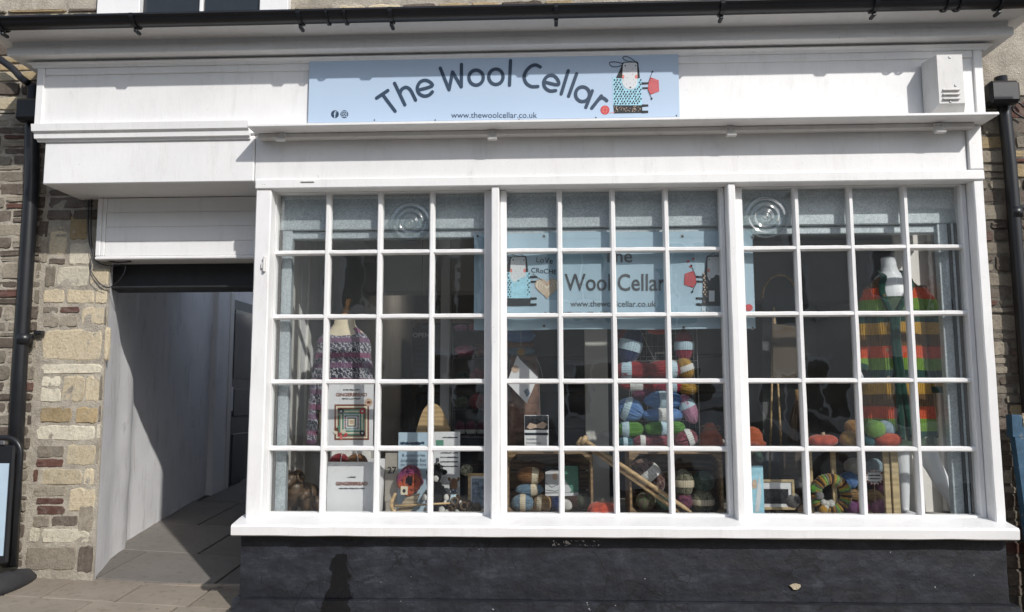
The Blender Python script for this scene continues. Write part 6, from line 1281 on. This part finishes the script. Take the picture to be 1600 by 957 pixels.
# wreath wound with yarn
wc_ = at(1298, 773, .11); m = px2m(.11); wt = thing('yarn_wreath', 'round wreath wound with mustard and green yarn stripes', 'wreath', (wc_.x, .11, ZF)); RR, rr = 23*m, 8.6*m; cols_ = ['yarn_ochre', 'yarn_mustard', 'yarn_brown', 'yarn_moss', 'yarn_chocolate', 'yarn_ochre', 'yarn_bright_green', 'yarn_brown']
for k in range(40):
    a0, a1_ = 2*math.pi*k/40, 2*math.pi*(k+.98)/40; P = [(wc_.x+RR*math.cos(a0+(a1_-a0)*i/3), .11, wc_.z+RR*math.sin(a0+(a1_-a0)*i/3)) for i in range(4)]; q_ = rr*rnd.uniform(.95, 1.05)
    MB().tube(P, [q_*.95, q_*1.02, q_*1.02, q_*.95], 12).build('winding', cols_[(k*3+k//5) % 8], wt, True)
for i, (px, py, r_, mt) in enumerate(((1281, 775, 6.5, 'yarn_grey'), (1287, 785, 4.5, 'yarn_white'), (1293, 787, 4.5, 'yarn_white'), (1299, 787, 5.5, 'yarn_white'), (1291, 793, 4.5, 'yarn_white'), (1270, 764, 6, 'yarn_lime'), (1287, 797, 7, 'yarn_mustard'))): c = at(px, py, .075); MB().ball((c.x, .078, c.z), r_*m, r_*m*.8, r_*m, 12, 8).build('pompom', mt, wt, True)
frame_photo('pale wood frame with a black and white photo in the right window', 1180, 750, 1241, 797, .17, 'light_pine', 'photo_dark', 5)
bb = card('blue_card', 'cut-out blue card standing at the left corner of the right window', 'card', 1168, 728, 1192, 803, .10, 'aqua_print'); A = Art(bb, .0985); A.poly('card_print', 'pale_print', [[(1180, 800), (1183, 765), (1187, 742), (1190, 770), (1186, 800)]], 0); A.poly('card_print', 'tan_print', [ell(1179, 757, 4, 8, 10)], 1)
# knitted hat on a small dark stand
c = at(1177, 698, .16); m = px2m(.16); hz = at(1177, 697, .16).z
stand('display_block', 'dark narrow block under the knitted brown hat', 1166, 1190, 697, .14, .07, 'dark_wood', 'block')
hm = MB(); hm.loft([((c.x, .175, hz+.001), 19*m, 17*m), ((c.x, .175, hz+5*m), 20*m, 18*m), ((c.x, .175, hz+8*m), 16*m, 15*m), ((c.x, .175, hz+18*m), 15*m, 14*m), ((c.x, .175, hz+26*m), 10*m, 9*m), ((c.x, .175, hz+29*m), 3*m, 3*m)], 40, True, lambda i, a: 1+(.07*math.sin(a*11) if i < 2 else .02*math.sin(a*20)))
tag(hm.build('crochet_hat', 'yarn_rust', None, True, loc=(c.x, .175, hz)), 'dusky rust crochet hat with frilled brim at the left of the right window', 'hat')
rf = MB(); c = at(1184, 714, .115)
for k in range(9): rf.ball((c.x+.012*math.cos(k*2.2)+.006*k*.3, .118+.006*math.sin(k*2.1), c.z-.004*k*1.4+.022), .013, .011, .012, 10, 6)
tag(fused(rf, 'crochet_frill', 'yarn_forest', None, .004, tuple(c)), 'green crochet frill hanging below the rust hat', 'crochet')
# arched board and pole deeper inside
yY = .75; pts = [(1192, 720)]+[(1218+27*math.cos(math.pi-math.pi*i/14), 466-36*math.sin(math.pi*i/14)) for i in range(15)]+[(1246, 720)]
def wpoly(pts, Y): return [(at(x, y, Y).x, max(at(x, y, Y).z, ZF+.001)) for x, y in pts]
mr = thing('arched_mirror', 'arched mirror with wooden rim standing deep in the right window', 'mirror', (gx(1218, yY), yY, ZF)); MB().prism(wpoly(pts, yY)[::-1], yY, yY+.012).build('panel', 'room_wall', mr)
MB().tube([(x, yY-.004, z) for x, z in wpoly(pts[1:-1], yY)], .008, 8).build('rim', 'pale_wood', mr, True)
pl = thing('wooden_easel', 'thin wooden easel in front of the arched mirror', 'easel', (gx(1210, .6), .6, ZF))
for (x0, y0, x1) in ((1209, 480, 1203), (1209, 480, 1222)): a = at(x0, y0, .6); MB().tube([tuple(a), (gx(x1, .6, ZF), .62 if x1 < 1210 else .55, ZF+.006)], .007, 8).build('leg', 'pale_wood', pl, True)
MB().prism([(at(x, y, .6).x, at(x, y, .6).z) for x, y in ((1206, 506), (1246, 511), (1263, 552), (1243, 590), (1206, 592))][::-1], .575, .583).build('board', 'reflection_brown', pl)  # flat brown shape standing in for a car reflection on the glass
br = MB(); top = at(1246, 622, .42)
for k in range(90):
    a = rnd.uniform(0, 6.28); s_ = rnd.uniform(.2, 1); P = [(top.x+.012*s_*math.cos(a), .42+.012*s_*math.sin(a), top.z), (top.x+.05*s_*math.cos(a), .42+.05*s_*math.sin(a), top.z-.12), (top.x+.075*s_*math.cos(a)+rnd.uniform(-.01, .01), .42+.07*s_*math.sin(a), top.z-.27)]; br.tube(P, .0022, 4)
bso = br.build('straw_bundle', 'yarn_straw' if 'yarn_straw' in M else 'straw', None, True, loc=(top.x, .42, top.z-.27)); tag(bso, 'brown straw broom head behind the coral pumpkin', 'broom'); MB().tube([(top.x, .42, top.z-.02), (top.x, .42, top.z+.05)], .016, 8).build('binding', 'yarn_tan', bso, True)
stand('display_block', 'dark block under the straw broom head', 1226, 1266, 697, .38, .09, 'dark_wood', 'block')
# cord and pulley by the cardigan shoulder
cp = smooth_line([a1(1468, 396, .44), a1(1458, 404, .44), a1(1452, 420, .44), a1(1449, 440, .43), a1(1443, 438, .43)], 5); tag(MB().tube(cp, .006, 7).build('rope', 'cream_panel', None, True), 'pale cord hanging by the shutter behind the cardigan shoulder', 'rope')

# ================================================================== across the street, seen only as reflections
te = thing('terrace_house', 'pale rendered terrace across the street mirrored in the shop window', 'building', (0, -13, 0))
ZR = rz(0)-.08
MB().box(-16, 16, -19, -13.0, ZR-.9, ZR+5.6).build('wall', 'far_render', te)
MB().add([(-16, -12.8, ZR+5.5), (16, -12.8, ZR+5.5), (16, -16, ZR+7.6), (-16, -16, ZR+7.6), (-16, -19.2, ZR+5.5), (16, -19.2, ZR+5.5)], [(0, 1, 2, 3), (3, 2, 5, 4)]).build('roof', 'far_slate', te)
for x in [-14+2.45*i for i in range(12)]:
    for z0, z1 in ((1.0, 2.4), (3.4, 4.8)):
        wf = MB().cbox(x-.55, x+.55, -13.0, -12.94, ZR+z0-.08, ZR+z1+.06, .01).build('window', 'white_paint', te)
        for sx in (-1, 1): MB().box(x+sx*.25-.22, x+sx*.25+.22, -12.938, -12.93, ZR+z0, ZR+z1).build('pane', 'far_glass', wf)
def car(cx, cy, lab, mat):
    o = thing('parked_car', lab, 'car', (cx, cy, rz(cx)), 'cars parked across the street'); z = rz(cx)-.03; L = 4.1
    side = [(-2.05, .35), (-2.08, .62), (-1.98, .86), (-1.2, .96), (-.55, 1.40), (.75, 1.46), (1.55, 1.02), (2.0, .92), (2.07, .6), (2.02, .32)]
    prof = smooth_line(side, 3); n = len(prof); vs = []
    for yy, ins in ((-.86, 0), (-.80, 1), (.80, 1), (.86, 0)): vs += [(cx+x, cy+yy*(1-(.16 if zz_ > 1.0 else 0)), z+zz_) for x, zz_ in prof]
    fs = [(r*n+i, r*n+i+1, (r+1)*n+i+1, (r+1)*n+i) for r in range(3) for i in range(n-1)]+[tuple(range(n)), tuple(3*n+i for i in range(n-1, -1, -1))]+[(r*n+n-1, r*n, (r+1)*n, (r+1)*n+n-1) for r in range(3)]
    MB().add(vs, fs).build('body', mat, o)
    for a in ([(-1.05, 1.0), (-.5, 1.36), (.05, 1.40), (.05, 1.0)], [(.12, 1.0), (.12, 1.40), (.72, 1.40), (1.35, 1.02)]):
        for s_ in (-1, 1): MB().prism([(cx+x, z+q) for x, q in a], cy+s_*.748-.012, cy+s_*.748+.012).build('side_window', 'far_glass', o)
    for x in (-1.3, 1.3):
        for s_ in (-1, 1):
            w_ = MB().tube([(cx+x, cy+s_*.70, z+.32), (cx+x, cy+s_*.875, z+.32)], .32, 22).build('wheel', 'rubber', o); MB().tube([(cx+x, cy+s_*.876, z+.32), (cx+x, cy+s_*.884, z+.32)], .2, 16).build('rim', 'screw', w_)
    return o
plain('car_silver', (.45, .46, .47), .25, .03)
car(-2.2, -9.2, 'dark parked car mirrored in the left panes', 'car_paint'); car(3.1, -9.2, 'silver parked car mirrored in the right panes', 'car_silver')
